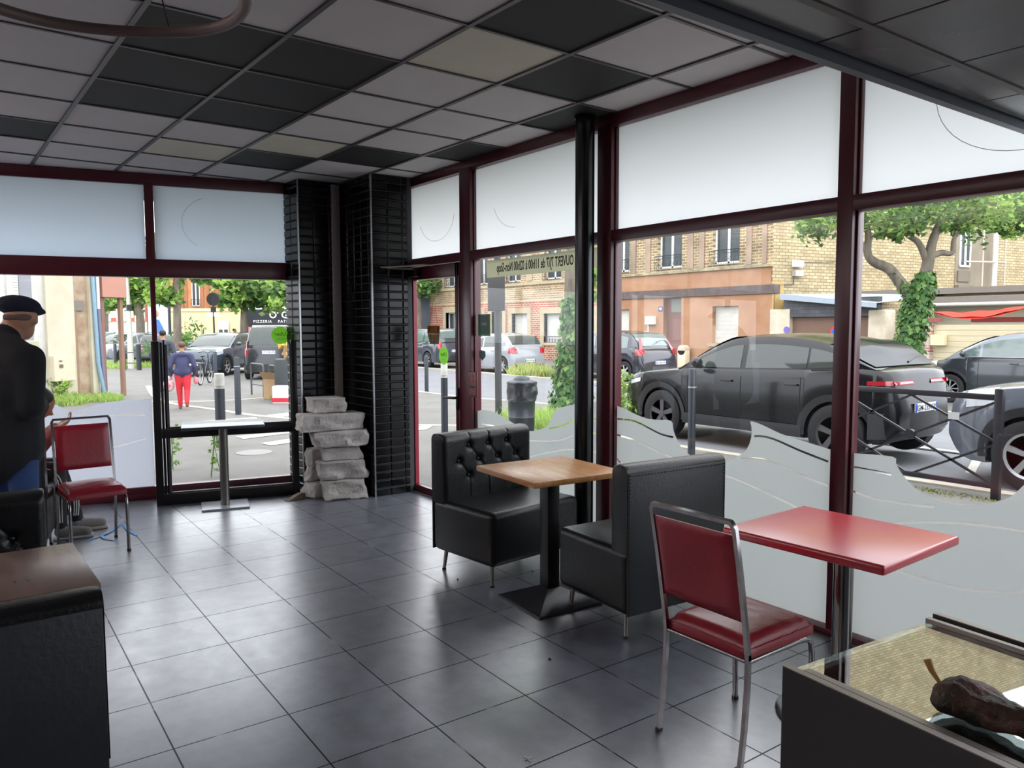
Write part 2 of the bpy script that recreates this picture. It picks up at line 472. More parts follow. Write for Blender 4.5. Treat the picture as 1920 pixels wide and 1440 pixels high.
# lowered soffit of black lacquered panels
b = MB()
zs, xs, ps = 2.31, -1.3, .49
b.box(xs, xs+.03, -2.5, YW-.03, zs-.03, zs+.03)
sof = struct(b.build('ceiling', mat('grey_edge_metal', (88, 92, 102), .4, metal=.4)))
b = MB()
for i in range(-9, 4):
    for j in range(0, 8):
        y0 = 1.96+ps*i; x0 = xs+.035+(j*ps+(.155-ps) if j else 0)
        x1 = xs+.035+.155+j*ps if True else 0
        x0 = xs+.035 if j == 0 else xs+.035+.155+(j-1)*ps
        y1 = min(y0+ps, YW-.04)
        if y0 >= y1: continue
        b.box(x0+.002, x1-.002, y0+.002, y1-.002, zs, zs+.02, .004)
b.build('soffit_panel', M_lacquer, sof)
b = MB(); b.box(xs+.02, xs+3.8, -2.5, YW-.04, zs+.025, H); b.build('soffit_core', M_black, sof)
b = MB(); b.box(xs+.175, xs+.2, -2.5, YW-.05, zs-.004, zs+.004); b.build('soffit_joint', mat('soffit_joint_metal', (84, 80, 78), .4, metal=.5), sof)

# ---------------------------------------------------------------- right window wall
GY = YW+.03       # glass plane
def rbar(bd, x0, x1, z0, z1, d0=-.03, d1=.07): bd.box(x0, x1, YW+d0, YW+d1, z0, z1, .004)
b = MB()
rbar(b, -6.5, 2.2, 2.80, 2.90, -.03, .08)                # head
rbar(b, -6.5, 2.2, 2.078, 2.150)                         # transom
for x0, x1 in ((-6.46, -6.38), (-5.47, -5.31), (-3.79, -3.66), (-2.10, -2.02), (-.42, -.30), (1.28, 1.40)):
    rbar(b, x0, x1, .0, 2.82, -.032, .072)
rbar(b, -5.35, 2.2, .0, .033, -.04, .07)                 # sill
for x in (-5.31, -3.66, -2.02, -.30):                    # glazing beads
    b.box(x, x+.012, YW, YW+.03, .033, 2.80, .003)
rb = struct(b.build('trim_1', M_frame, smooth=30))
cells = [(-6.38, -5.47), (-5.31, -3.79), (-3.66, -2.10), (-2.02, -.42), (-.30, 1.28)]
for k, (x0, x1) in enumerate(cells):
    w = struct(thing('window_%d' % (k+1), None, None, (0, 0, 0)))
    b = MB(); b.box(x0, x1, GY, GY+.006, 2.15, 2.81); b.build('upper_pane', M_glass, w)
    b = MB(); b.box(x0+.002, x1-.002, GY-.006, GY-.004, 2.152, 2.805); b.build('frosted_film', M_frost, w)
    if k: b = MB(); b.box(x0, x1, GY, GY+.006, .03, 2.08); b.build('lower_pane', M_glass, w)
    # faint ring scratched in the film
    cx = {0: -5.93, 1: -4.75, 2: None, 3: -1.32, 4: None}[k]
    if cx:
        a0, a1 = {0: (200, 355), 1: (195, 270), 3: (170, 300)}[k]
        rr = {0: .3, 1: .3, 3: .36}[k]
        P = [(cx+rr*cos(radians(a)), GY-.008, 2.52+rr*.78*sin(radians(a))) for a in range(a0, a1, 8)]
        b = MB(); b.tube(P, .0014, 4); b.build('scratch', mat('faint_mark', (168, 170, 172), .8), w)
FS = (GY-.006)/3.5
def fpt(p): return (p[0]*FS, EYE+(p[1]-EYE)*FS)
FILM = {"p2top": [[-5.298, 0.84], [-5.149, 0.858], [-4.998, 0.849], [-4.818, 0.803], [-4.613, 0.754], [-4.488, 0.76], [-4.374, 0.799], [-4.312, 0.849], [-4.258, 0.935], [-4.145, 0.971], [-3.964, 1.012], [-3.814, 1.028]],
 "p3top": [[-3.65, 1.019], [-3.551, 1.003], [-3.455, 0.978], [-3.372, 0.962], [-3.282, 0.96], [-3.161, 0.966], [-3.139, 0.907], [-3.095, 0.834], [-3.053, 0.801], [-3.016, 0.78], [-2.972, 0.768], [-2.866, 0.751], [-2.753, 0.773], [-2.706, 0.792], [-2.639, 0.837], [-2.602, 0.88], [-2.583, 0.938], [-2.584, 0.99], [-2.588, 1.019], [-2.513, 1.006], [-2.404, 0.973], [-2.297, 0.954], [-2.115, 0.925]],
 "p4top": [[-2.01, 0.922], [-1.809, 0.932], [-1.79, 0.9], [-1.762, 0.86], [-1.716, 0.815], [-1.661, 0.786], [-1.586, 0.763], [-1.504, 0.762], [-1.426, 0.779], [-1.365, 0.802], [-1.316, 0.831], [-1.286, 0.863], [-1.239, 0.93], [-1.213, 0.983], [-1.206, 1.027], [-1.142, 1.025], [-1.019, 0.991], [-.75, .9], [-.45, .86]],
 "l2": [[[-4.33, 0.793], [-4.192, 0.826], [-4.076, 0.868], [-3.964, 0.891], [-3.82, 0.915]], [[-4.566, 0.678], [-4.324, 0.703], [-4.174, 0.733], [-4.058, 0.773], [-3.963, 0.798], [-3.82, 0.82]], [[-5.2, 0.74], [-5.0, 0.735], [-4.75, .66]], [[-4.547, 0.559], [-4.374, 0.607], [-4.144, 0.664], [-3.962, 0.683], [-3.82, 0.688]]],
 "l3": [[[-3.625, 0.933], [-3.502, 0.936], [-3.418, 0.924], [-3.25, 0.878], [-3.14, 0.868]], [[-2.565, 0.941], [-2.511, 0.946], [-2.429, 0.936], [-2.286, 0.898], [-2.128, 0.863]], [[-3.625, 0.828], [-3.487, 0.814], [-3.279, 0.769], [-3.17, 0.748], [-3.065, 0.74], [-3.0, 0.745]], [[-2.65, 0.808], [-2.542, 0.822], [-2.475, 0.818], [-2.371, 0.797], [-2.282, 0.774], [-2.128, 0.742]], [[-3.62, 0.67], [-3.557, 0.645], [-3.2, .6], [-2.9, .66], [-2.752, 0.692], [-2.65, 0.68], [-2.562, 0.663], [-2.306, 0.603], [-2.13, 0.542]]],
 "l4": [[[-2.0, 0.856], [-1.89, 0.852], [-1.81, 0.848]], [[-2.0, 0.738], [-1.86, 0.72], [-1.7, 0.725], [-1.61, 0.732]], [[-1.995, 0.555], [-1.793, 0.62], [-1.649, 0.657], [-1.46, 0.687], [-1.221, 0.7], [-.9, .68], [-.6, .62]], [[-1.993, 0.43], [-1.806, 0.407], [-1.64, 0.396], [-1.449, 0.402], [-1.209, 0.456], [-.9, .5], [-.6, .46]]]}
def strip(L, w=.0055):
    P = [Vector((p[0], p[1], 0)) for p in catmull([(q[0], q[1], 0) for q in L], 5)]
    A, B = [], []
    for i, p in enumerate(P):
        t = (P[min(i+1, len(P)-1)]-P[max(i-1, 0)]).normalized(); n_ = Vector((-t.y, t.x, 0))*w
        A.append((p+n_)[:2]); B.append((p-n_)[:2])
    return A+B[::-1]
for k, top, ln in ((1, 'p2top', 'l2'), (2, 'p3top', 'l3'), (3, 'p4top', 'l4')):
    x0, x1 = cells[k]
    T = [fpt(p) for p in FILM[top]]
    T = [(min(max(p[0], x0+.002), x1-.002), p[1]) for p in T]
    T = [p[:2] for p in catmull([(q[0], q[1], 0) for q in T], 3)]
    T = [(min(max(p[0], x0+.002), x1-.002), p[1]) for p in T]
    outer = [(x0+.002, .034)]+[(x0+.002, T[0][1])]+T+[(x1-.002, T[-1][1]), (x1-.002, .034)]
    holes = [strip([fpt(q) for q in L]) for L in FILM[ln]]
    o = filled('wave_film', outer, holes, .001, M_film, bpy.data.objects['window_%d' % (k+1)])
    o.rotation_euler = (pi/2, 0, 0); o.location = (0, GY-.006, 0)

# entrance door in the right wall
dr = struct(thing('door_1', None, None))
b = MB()
x0, x1 = -6.375, -5.475
b.box(x0, x0+.075, YW-.035, YW+.03, .012, 2.07, .006); b.box(x1-.07, x1, YW-.035, YW+.03, .012, 2.07, .006)
b.box(x0, x1, YW-.035, YW+.03, 1.955, 2.07, .006); b.box(x0, x1, YW-.035, YW+.03, .012, .07, .006)
b.box(x1-.035, x1-.03, YW-.04, YW-.034, .012, 2.07)
b.build('door_frame', M_frame, dr, smooth=30)
b = MB(); b.box(x0+.075, x0+.09, YW-.02, YW+.02, .07, 1.955, .003); b.build('glazing_bead', mat('bright_red_bead', (150, 34, 52), .3), dr)
b = MB(); b.box(x0+.07, x1-.06, YW, YW+.006, .06, 1.96); b.build('door_pane', M_glass, dr)
b = MB(); b.box(-5.515, -5.485, YW-.055, YW-.035, .83, 1.02, .006); b.cyl((-5.50, YW-.05, .935), (-5.50, YW-.09, .935), .011)
b.tube([(-5.50, YW-.085, .935), (-5.53, YW-.09, .935), (-5.66, YW-.085, .925)], [.011, .012, .008], 10)
b.build('door_handle', M_black, dr, smooth=40)
b = MB(); b.box(-6.33, -6.12, YW-.1, YW-.035, 1.98, 2.045, .008); b.build('door_closer', M_black, dr, smooth=30)
b = MB(); b.tube([(-6.20, YW-.07, 2.05), (-6.30, YW-.38, 2.06)], .008, 8); b.tube([(-6.30, YW-.38, 2.06), (-5.95, YW-.04, 2.075)], .009, 8); b.build('closer_arm', M_steel, dr, smooth=40)
b = MB(); b.box(-6.4, -5.4, YW-.06, YW+.06, 0, .012, .003); struct(b.build('trim_2', mat('aluminium_sill', (190, 190, 188), .3, metal=.8)))

# ---------------------------------------------------------------- front window wall
b = MB(); b.M = WM
def T(y): return y/.9799
b.box(T(-5), T(2.95), -.03, .08, 2.78, 2.9, .004)
b.box(T(-5), T(2.95), -.035, .07, 1.977, 2.137, .004)
for y0, y1 in ((1.457, 1.53), (.155, .225), (-1.15, -1.08), (-2.45, -2.38), (-3.8, -3.73)):
    b.box(T(y0), T(y1), -.03, .06, 2.1, 2.8, .004); b.box(T(y0+.02), T(y1-.01), -.03, .06, 0, 2.0, .004)
b.box(T(2.715), T(2.95), -.03, .07, 0, 2.9, .004)
b.box(T(-5), T(2.95), -.035, .07, 0, .11, .006)
b.box(T(-5), T(2.95), -.05, .03, 0, .055, .006)
struct(b.build('trim_3', M_frame, smooth=30))
ys = [(-5, -3.8), (-3.73, -2.45), (-2.38, -1.15), (-1.08, .155), (.225, 1.457), (1.53, 2.715)]
ftop = [[-.69, .879], [.2, .83], [0.554, 0.814], [0.71, 0.884], [0.805, 0.833], [0.943, 0.836], [1.106, 0.884], [1.46, 0.9]]
for k, (y0, y1) in enumerate(ys):
    w = struct(thing('window_%d' % (k+6), None, None))
    b = MB(); b.M = WM; b.box(T(y0), T(y1), .0, .006, 2.13, 2.79); b.build('upper_pane', M_glass, w)
    b = MB(); b.M = WM; b.box(T(y0)+.002, T(y1)-.002, -.006, -.004, 2.135, 2.785); b.build('frosted_film', M_frostF, w)
    b = MB(); b.M = WM; b.box(T(y0), T(y1), .0, .006, .1, 1.98); b.build('lower_pane', M_glass, w)
    if k == 5:
        P = [fw(2.02+.27*cos(radians(a)), 2.47+.24*sin(radians(a)), -.009) for a in range(110, 240, 8)]
        b = MB(); b.tube(P, .0014, 4); b.build('scratch', mat('faint_mark', (168, 170, 172), .8), w)
    if k < 5:
        if k == 4: tp = [(T(p[0]), p[1]) for p in ftop if p[0] > .21]
        else: tp = [(T(y0)+(T(y1)-T(y0))*q/8, .82+.05*sin(q*1.1+k)) for q in range(9)]
        t0, t1 = T(y0)+.002, T(y1)-.002
        tp = [p[:2] for p in catmull([(min(max(p[0], t0), t1), p[1], 0) for p in tp], 4)]
        tp = [(min(max(p[0], t0), t1), p[1]) for p in tp]
        hol = []
        if k == 4: hol = [strip([(T(p[0]), p[1]) for p in L], .005) for L in ([[.687, .798], [.823, .777], [.942, .803]], [[1.122, .766], [1.266, .768], [1.40, .755]], [[1.0, .46], [1.152, .485], [1.278, .514], [1.40, .544]])]
        o = filled('wave_film', [(t0, .11), (t0, tp[0][1])]+tp+[(t1, tp[-1][1]), (t1, .11)], hol, .001, M_filmF, w)
        o.matrix_world = WM @ Matrix.Translation((0, -.006, 0)) @ Matrix.Rotation(pi/2, 4, 'X')

# ---------------------------------------------------------------- black metro-tiled pillar in the corner
def metro(name, segs, z1):
    """bevelled black tiles on vertical faces; segs = ((x0,y0),(x1,y1),nx,ny,first width)"""
    b = MB(); tw, th, g = .146, .071, .0028
    for (a, c, first) in segs:
        a, c = Vector((a[0], a[1], 0)), Vector((c[0], c[1], 0)); L = (c-a).length; d = (c-a)/L
        n_ = Vector((d.y, -d.x, 0))
        k = 0; s0 = 0
        while s0 < L-.004:
            s1 = min(L, s0+(first if k == 0 else tw)); z = .004
            while z < z1-.01:
                zt = min(z+th, z1)
                bv = min(.007, (s1-s0)*.4); 
                def q(s, zz, dep): 
                    p = a+d*s+n_*dep; return (p.x, p.y, zz)
                vs = [q(s0+g, z+g, 0), q(s1-g, z+g, 0), q(s1-g, zt-g, 0), q(s0+g, zt-g, 0),
                      q(s0+g+bv, z+g+bv, .008), q(s1-g-bv, z+g+bv, .008), q(s1-g-bv, zt-g-bv, .008), q(s0+g+bv, zt-g-bv, .008)]
                if zt-z > .03: b.add(vs, [(4, 5, 6, 7), (0, 1, 5, 4), (1, 2, 6, 5), (2, 3, 7, 6), (3, 0, 4, 7)], 0)
                z += th+g
            s0 = s1; k += 1
    return b
b = metro('p', [((-6.27, 3.06), (-6.27, 3.42), .155), ((-6.9, 3.06), (-6.27, 3.06), .14), ((-6.9, 2.64), (-6.9, 3.06), .14), ((-7.2, 2.62), (-6.9, 2.64), .15)], H)
b.build('wall_corner', mat('black_glazed_tile', (10, 11, 13), .2, spec=.3), fix=False)
wc = struct(bpy.data.objects['wall_corner'])
b = MB(); b.prism([(-7.22, 2.625), (-6.902, 2.642), (-6.902, 3.062), (-6.272, 3.062), (-6.272, 3.46), (-7.1, 3.46)], 0, H+.02, 'XY'); b.build('pillar_core', mat('dark_grout', (66, 66, 70), .8), wc)
b = MB(); b.box(-6.278, -6.262, 3.052, 3.066, 0, H); b.box(-6.908, -6.894, 2.632, 2.644, 0, H); b.build('corner_strip', mat('aluminium_strip', (176, 178, 182), .25, metal=.9), wc)
b = MB(); b.box(-6.9, -6.86, 2.955, 3.03, 0, H-.02, .004); b.build('conduit_cover', mat('grey_conduit', (176, 168, 164), .5), wc, smooth=30)

# round black pole by the window
b = MB(); b.lathe([(.062, 0), (.062, H-.02), (.068, H-.02), (.068, H)], (-3.79, 3.36, 0), 40)
tag(b.build('support_column', mat('black_pole_paint', (15, 18, 24), .22, spec=.6), smooth=40), kind='structure')
# ---------------------------------------------------------------- upholstered booth seats
def booth(name, label, loc, rz, w=.7, D=.58, tuft=True, staples=True, group='black booth seats', back_mat=None):
    t = thing(name, label, 'seat', loc, rz, group)
    hb, hs, ht = .13, .455, .87
    b = MB(); b.box(-D/2+.002, D/2, -w/2, w/2, hb, hs, .04, seg=4)
    b.build('seat', M_leather, t, smooth=50)
    # backrest with buttons pressed in the front
    b = MB()
    btn = []
    n_c = 4.6
    for zz, cs in ((.785, (-1, 0, 1)), (.69, (-1.5, -.5, .5, 1.5)), (.595, (-1, 0, 1))):
        for c_ in cs: btn.append((w/n_c*c_, zz))
    nu, nv = 104, 60
    P = []
    th = .13
    for i in range(nu+1):
        y = -w/2+w*i/nu
        row = []
        e = min(1, (w/2-abs(y))/.03); edge = sqrt(max(0, 1-(1-e)**2))
        for k in range(nv+1):
            z = hs-.02+(ht-hs+.02)*k/nv
            d = 0
            if tuft:
                for (by, bz) in btn:
                    q = ((y-by)**2+(z-bz)**2)
                    d += .022*math.exp(-q/(2*.016**2))+.006*math.exp(-q/(2*.045**2))
                # creases between the buttons
                for (by, bz) in btn:
                    for sgn in (1,):
                        uy, uz = w/(2*n_c)*sgn, -.095; L = sqrt(uy*uy+uz*uz)
                        py, pz = y-by, z-bz; al = (py*uy+pz*uz)/L
                        if 0 < al < L and bz > .6: d += .008*math.exp(-((py*uz-pz*uy)/L)**2/(2*.004**2))
                    if bz > .75 and z > bz and abs(y-by) < .03: d += .006*math.exp(-(y-by)**2/(2*.004**2))
                    if bz < .6 and z < bz: d += .006*math.exp(-(y-by)**2/(2*.004**2))
            top = max(0, (z-(ht-.05))/.05)
            x = -D/2+th-.02*(1-edge)-d-.05*(1-sqrt(max(0, 1-top*top)))
            row.append((x, y, z))
        # over the top and down the rear
        for k in range(1, 7):
            a = pi/2+ (pi/2)*k/6
            row.append((-D/2+.04+.04*cos(a)+(th-.09)*(1-k/6)*.0, y, ht-.04+.04*sin(a)+.002*edge))
        row.append((-D/2, y, hs-.02))
        P.append(row)
    b.grid(P)
    n0 = len(P[0])
    b.add([P[0][k] for k in range(n0)], [tuple(range(n0))]); b.add([P[-1][k] for k in range(n0)], [tuple(range(n0-1, -1, -1))])
    bk = b.build('backrest', M_leather, t, smooth=55)
    if tuft:
        for (by, bz) in btn:
            b = MB(); b.sphere((-D/2+th-.024, by, bz), .011, 12, 8, sc=(.7, 1, 1)); b.build('button', M_leather, bk, smooth=60)
    b = MB(); b.box(-D/2-.006, -D/2+.004, -w/2+.004, w/2-.004, .135, ht-.035, .003); 
    pn = b.build('back_panel', M_leather_g, t, smooth=30)
    b = MB()
    for i in range(40):
        z = .15+(ht-.2)*i/39
        for s in (-1, 1): b.box(-D/2-.009, -D/2-.003, s*(w/2-.012)-.004, s*(w/2-.012)+.004, z, z+.012, .002)
    for i in range(int(w/.02)-2):
        y = -w/2+.02+i*.02; b.box(-D/2-.009, -D/2-.003, y, y+.012, ht-.05, ht-.044, .002)
    if staples: b.build('staple_piping', M_leather, pn)
    for sx_ in (-1, 1):
        for sy_ in (-1, 1):
            b = MB(); x, y = sx_*(D/2-.07), sy_*(w/2-.06)
            b.tube([(x, y, .135), (x+sx_*.012, y+sy_*.012, .012)], [.014, .010], 14); b.cyl((x+sx_*.012, y+sy_*.012, .012), (x+sx_*.013, y+sy_*.013, 0), .013, mi=1)
            b.build('leg', [M_steel, M_black], t, smooth=40)
    return t
booth('booth_seat', 'black tufted booth seat by the window on the left side of the wooden table', (-3.925, 2.825, 0), radians(6), .74)
booth('booth_seat', 'black booth seat right of the wooden table, its stapled rear panel towards the red chair', (-2.865, 2.935, 0), radians(175.5), .66)
booth('booth_seat', 'dark booth seat at left edge, backrest behind the brown table', (-3.48, -.045, 0), 0, .68)
booth('booth_seat', 'dark booth seat nearest the camera at the lower left corner, seen from behind', (-2.44, -.06, 0), pi, .7, staples=False)
booth('booth_seat', 'dark booth seat far left on which the person in track trousers sits', (-6.13, .19, 0), radians(168), .70, tuft=False)

# ---------------------------------------------------------------- tables
def woodmat(name, c1, c2):
    return mat(name, c1, .32, col2=c2, scale=7, stretch=(.7, 6, 6), spec=.5, rvar=.06)
M_wood = woodmat('honey_oak', (205, 150, 92), (176, 118, 66))
M_wood2 = woodmat('worn_brown_oak', (84, 68, 60), (106, 84, 73))
M_red = mat('red_laminate', (206, 44, 62), .27, var=.03, scale=4, ior=1.9)
t = thing('cafe_table', 'square honey-coloured wooden table on a black pyramid base', 'table', (-3.29, 2.665, 0), radians(-4))
b = MB(); b.box(-.295, .295, -.30, .30, .722, .752, .003); b.build('tabletop', M_wood, t, smooth=30)
b = MB(); b.box(-.04, .04, -.04, .04, .06, .722, .004); b.box(-.13, .13, -.13, .13, .712, .722, .002); b.build('post', M_black, t, smooth=30)
b = MB(); s0 = .21
b.add([(-s0, -s0, 0), (s0, -s0, 0), (s0, s0, 0), (-s0, s0, 0), (-s0, -s0, .014), (s0, -s0, .014), (s0, s0, .014), (-s0, s0, .014), (-.045, -.045, .085), (.045, -.045, .085), (.045, .045, .085), (-.045, .045, .085)],
      [(3, 2, 1, 0), (0, 1, 5, 4), (1, 2, 6, 5), (2, 3, 7, 6), (3, 0, 4, 7), (4, 5, 9, 8), (5, 6, 10, 9), (6, 7, 11, 10), (7, 4, 8, 11), (8, 9, 10, 11)])
b.build('pyramid_base', mat('black_base_paint', (30, 32, 38), .35), t)
t = thing('cafe_table', 'worn brown wooden table between the two dark booth seats at the left edge', 'table', (-2.915, .02, 0), radians(1))
b = MB(); b.box(-.285, .285, -.33, .325, .722, .752, .003); b.build('tabletop', M_wood2, t, smooth=30)
b = MB(); b.box(-.04, .04, -.04, .04, .06, .722, .004); b.build('post', M_black, t, smooth=30)
b = MB(); b.box(-.2, .2, -.2, .2, 0, .06, .02); b.build('foot', M_black, t, smooth=30)
t = thing('cafe_table', 'red laminate table beside the window on a single steel column', 'table', (-1.605, 2.72, 0), radians(2))
b = MB(); 
top = []
b.box(-.32, .32, -.29, .29, .716, .752, .011, seg=3); b.build('tabletop', M_red, t, smooth=40)
b = MB(); b.cyl((0, .05, .03), (0, .05, .716), .037, 28); b.lathe([(.0, .7), (.11, .702), (.11, .716), (0, .716)], (0, .05, 0), 28); b.build('column', mat('dark_chrome', (120, 118, 116), .16, metal=1), t, smooth=40)
b = MB(); b.lathe([(0, 0), (.235, 0), (.24, .008), (.225, .016), (.1, .035), (.045, .05), (0, .05)], (0, .05, 0), 40); b.build('round_foot', M_chrome, t, smooth=50)
t = thing('bar_table', 'low steel table with square steel foot in front of the black framed screen', 'table', (-6.74, 1.87, 0), radians(-14))
b = MB(); b.box(-.24, .24, -.325, .325, .695, .72, .003); b.build('tabletop', mat('brushed_table_top', (100, 108, 112), .3, metal=.9, scale=12, var=.06, stretch=(1, 6, 1)), t, smooth=30)
b = MB(); b.cyl((0, 0, .012), (0, 0, .695), .037, 28); b.build('column', M_steel, t, smooth=40)
b = MB(); b.box(-.165, .165, -.19, .19, 0, .016, .002); b.build('foot_plate', mat('satin_steel_plate', (176, 182, 192), .22, spec=.8, ior=1.8), t)

# ---------------------------------------------------------------- red chairs
M_rvinyl = mat('dark_red_vinyl', (140, 22, 40), .34, var=.12, scale=4, bump=.08, bscale=50, spec=.55)
def red_chair(label, loc, rz, sw=.37, top=.89):
    t = thing('dining_chair', label, 'chair', loc, rz, 'red vinyl chairs with steel tube frames')
    h = sw/2
    b = MB(); 
    P = []
    for i in range(17):
        x = -.185+.39*i/16; row = []
        for k in range(17):
            y = -h+.006+(sw-.012)*k/16
            ex = min(1, min(x+.185, .205-x)/.03); ey = min(1, (h-.006-abs(y))/.03)
            e = sqrt(max(0, 1-(1-ex)**2))*sqrt(max(0, 1-(1-ey)**2))
            row.append((x, y, .43+.028*e+.012*(1-((x)/.2)**2)*(1-(y/h)**2)+.002*sin(x*70+y*30)*(1 if x > 0 else .3)))
        P.append(row)
    b.grid(P); n = 17
    rim = [P[i][0] for i in range(n)]+[P[-1][k] for k in range(1, n)]+[P[i][-1] for i in range(n-2, -1, -1)]+[P[0][k] for k in range(n-2, 0, -1)]
    low = [(p[0], p[1], .395) for p in rim]; m_ = len(rim)
    b.add(rim+low, [(i, (i+1) % m_, (i+1) % m_+m_, i+m_) for i in range(m_)]+[tuple(range(m_, 2*m_))])
    s = b.build('seat', M_rvinyl, t, smooth=60)
    b = MB(); b.tube(rim, .0028, 6, closed=True); b.build('piping', M_rvinyl, s, smooth=60)
    # backrest pad
    def bx(z): 
        q = (z-.5)/(top-.5); return -.205-.062*q-.012*q*q
    P = []; z0, z1 = .535, top-.045
    for side in (1, -1):
        rows = []
        for i in range(15):
            z = z0+(z1-z0)*i/14; row = []
            for k in range(15):
                y = -h+.012+(sw-.024)*k/14
                e = sqrt(max(0, 1-(1-min(1, min(z-z0, z1-z)/.03))**2))*sqrt(max(0, 1-(1-min(1, (h-.012-abs(y))/.03))**2))
                row.append((bx(z)+side*(.004+.012*e), y, z))
            rows.append(row)
        P.append(rows)
    b = MB(); b.grid(P[0]); b.grid(P[1])
    for rr in (lambda R_: R_[0], lambda R_: R_[-1], lambda R_: [r_[0] for r_ in R_], lambda R_: [r_[-1] for r_ in R_]):
        b.grid([rr(P[0]), rr(P[1])])
    b.build('backrest', M_rvinyl, t, smooth=60)
    # frame
    fr = MB()
    loop = [(-.19, -h, .40), (bx(.5), -h, .5), (bx(.7), -h, .7), (bx(top-.02), -h, top-.02), (bx(top)-.002, -h+.012, top), (bx(top)-.002, h-.012, top), (bx(top-.02), h, top-.02), (bx(.7), h, .7), (bx(.5), h, .5), (-.19, h, .40)]
    fr.tube(loop, .0115, 4, square=True)
    for s_ in (-1, 1): fr.tube([(-.19, s_*h, .392), (.16, s_*(h-.012), .385)], .010, 10)
    fr.tube([(-.19, -h, .392), (-.19, h, .392)], .008, 8)
    fr.build('back_frame', M_chrome, t, smooth=60)
    for s_ in (-1, 1):
        b = MB(); b.tube([(-.19, s_*h, .42), (-.192, s_*h, .3), (-.205, s_*h, .15), (-.225, s_*h, .012)], .0115, 4, square=True); b.tube([(-.225, s_*h, .014), (-.226, s_*h, 0)], .014, 4, square=True, mi=1)
        b.build('leg', [M_chrome, M_black], t, smooth=60)
        b = MB(); b.tube([(.12, s_*(h-.012), .386), (.17, s_*(h-.012), .382), (.198, s_*(h-.012), .362), (.208, s_*(h-.012), .32), (.215, s_*(h-.012), .012)], .011, 12); b.cyl((.215, s_*(h-.012), .014), (.215, s_*(h-.012), 0), .014, 12, mi=1)
        b.build('leg', [M_chrome, M_black], t, smooth=60)
    return t
chR = red_chair('dark red chair in the foreground at the red table, its back towards the camera', (-1.77, 2.345, 0), radians(90))
chL = dup(chR, (-5.985, .765, 0), radians(3), 'dark red chair at the left facing the camera, in front of the seated person')
chC = dup(chR, (-.80, 2.13, 0), radians(200), 'red chair behind the glass counter, only its chrome top rail visible')

# ---------------------------------------------------------------- glass display counter
t = thing('display_counter', 'dark low counter with a glass top in the lower right corner', 'counter', (-.97, 1.44, 0), radians(-5))
M_ctr = mat('anthracite_laminate', (42, 40, 42), .5)
M_rim = mat('pale_edge_strip', (150, 144, 138), .35, metal=.2)
cw, cd, ct = 1.3, .59, .8
b = MB(); b.box(0, cw, 0, .018, 0, ct-.002, .001); b.box(0, cw, cd-.018, cd, 0, ct, .001); b.box(0, .018, .018, cd-.018, 0, ct-.03, .001); b.box(cw-.018, cw, .018, cd-.018, 0, ct-.03, .001)
b.box(.018, cw-.018, .018, cd-.018, .0, .02, .001); b.build('body', M_ctr, t)
b = MB(); b.box(0, cw, 0, .018, ct-.002, ct, .0005); b.box(.03, cw, .03, .05, ct-.018, ct-.006, .001); b.box(0, cw, cd-.018, cd, ct, ct+.002, .0005); b.box(.0, cw, cd-.05, cd-.034, ct-.016, ct-.004, .001)
b.build('edge_rim', M_rim, t)
b = MB(); b.box(.02, cw-.02, .019, cd-.019, ct-.40, ct-.39); b.build('shelf', mat('grey_green_shelf', (128, 136, 130), .6), t)
b = MB(); b.box(0, cw-.01, .02, cd-.02, ct-.024, ct-.016, .001); b.build('glass_top', glassmat('counter_glass', (.78, .86, .84), extra=.28), t)
# lumpy mottled object lying on the glass
import mathutils.noise as mn
b = MB(); P = []
nn = 44
for i in range(nn+1):
    q = i/nn
    x = .46*q
    rad = .036*sqrt(max(0.0004, 1-(2*min(q, .5)*1.0-1)**4))*(1+.35*sin(q*9+1))+.012*q
    if q < .5: rad = .034*sqrt(max(.0004, 1-(1-min(1, q/.12))**2))*(1+.25*sin(q*13))
    else: rad = .034*(1+.25*sin(q*13))*sqrt(max(.0004, 1-max(0, (q-.92)/.08)**2))
    row = []
    for k in range(28):
        a = 2*pi*k/28
        n_ = mn.noise(Vector((x*22, cos(a)*1.6, sin(a)*1.6)))*.32+mn.noise(Vector((x*60, cos(a)*4, sin(a)*4)))*.16
        rr = rad*(1+n_)
        row.append((x, rr*cos(a)*1.25+.02*sin(q*4), max(.001, .030+rr*sin(a)*.9)))
    row.append(row[0]); P.append(row)
b.grid(P)
b.add([P[0][k] for k in range(28)], [tuple(range(28))]); b.add([P[-1][k] for k in range(28)], [tuple(range(28))])
lz = b.build('cloth_bundle', mat('mottled_brown_cloth', (88, 40, 30), .6, col2=(38, 48, 36), scale=16, bump=.6, bscale=50), smooth=70)
lz.location = (-.705, 1.555, .786); lz.rotation_euler = (0, 0, radians(-9))
tag(lz, 'lumpy mottled red and green bundle lying on the glass counter top', 'bundle')
b = MB(); b.tube([(.012, 0, .05), (-.004, 0, .066), (-.016, .002, .085)], [.004, .006, .008], 8); b.build('tie_end', mat('yellow_brown_tie', (168, 128, 60), .5), lz, smooth=50)

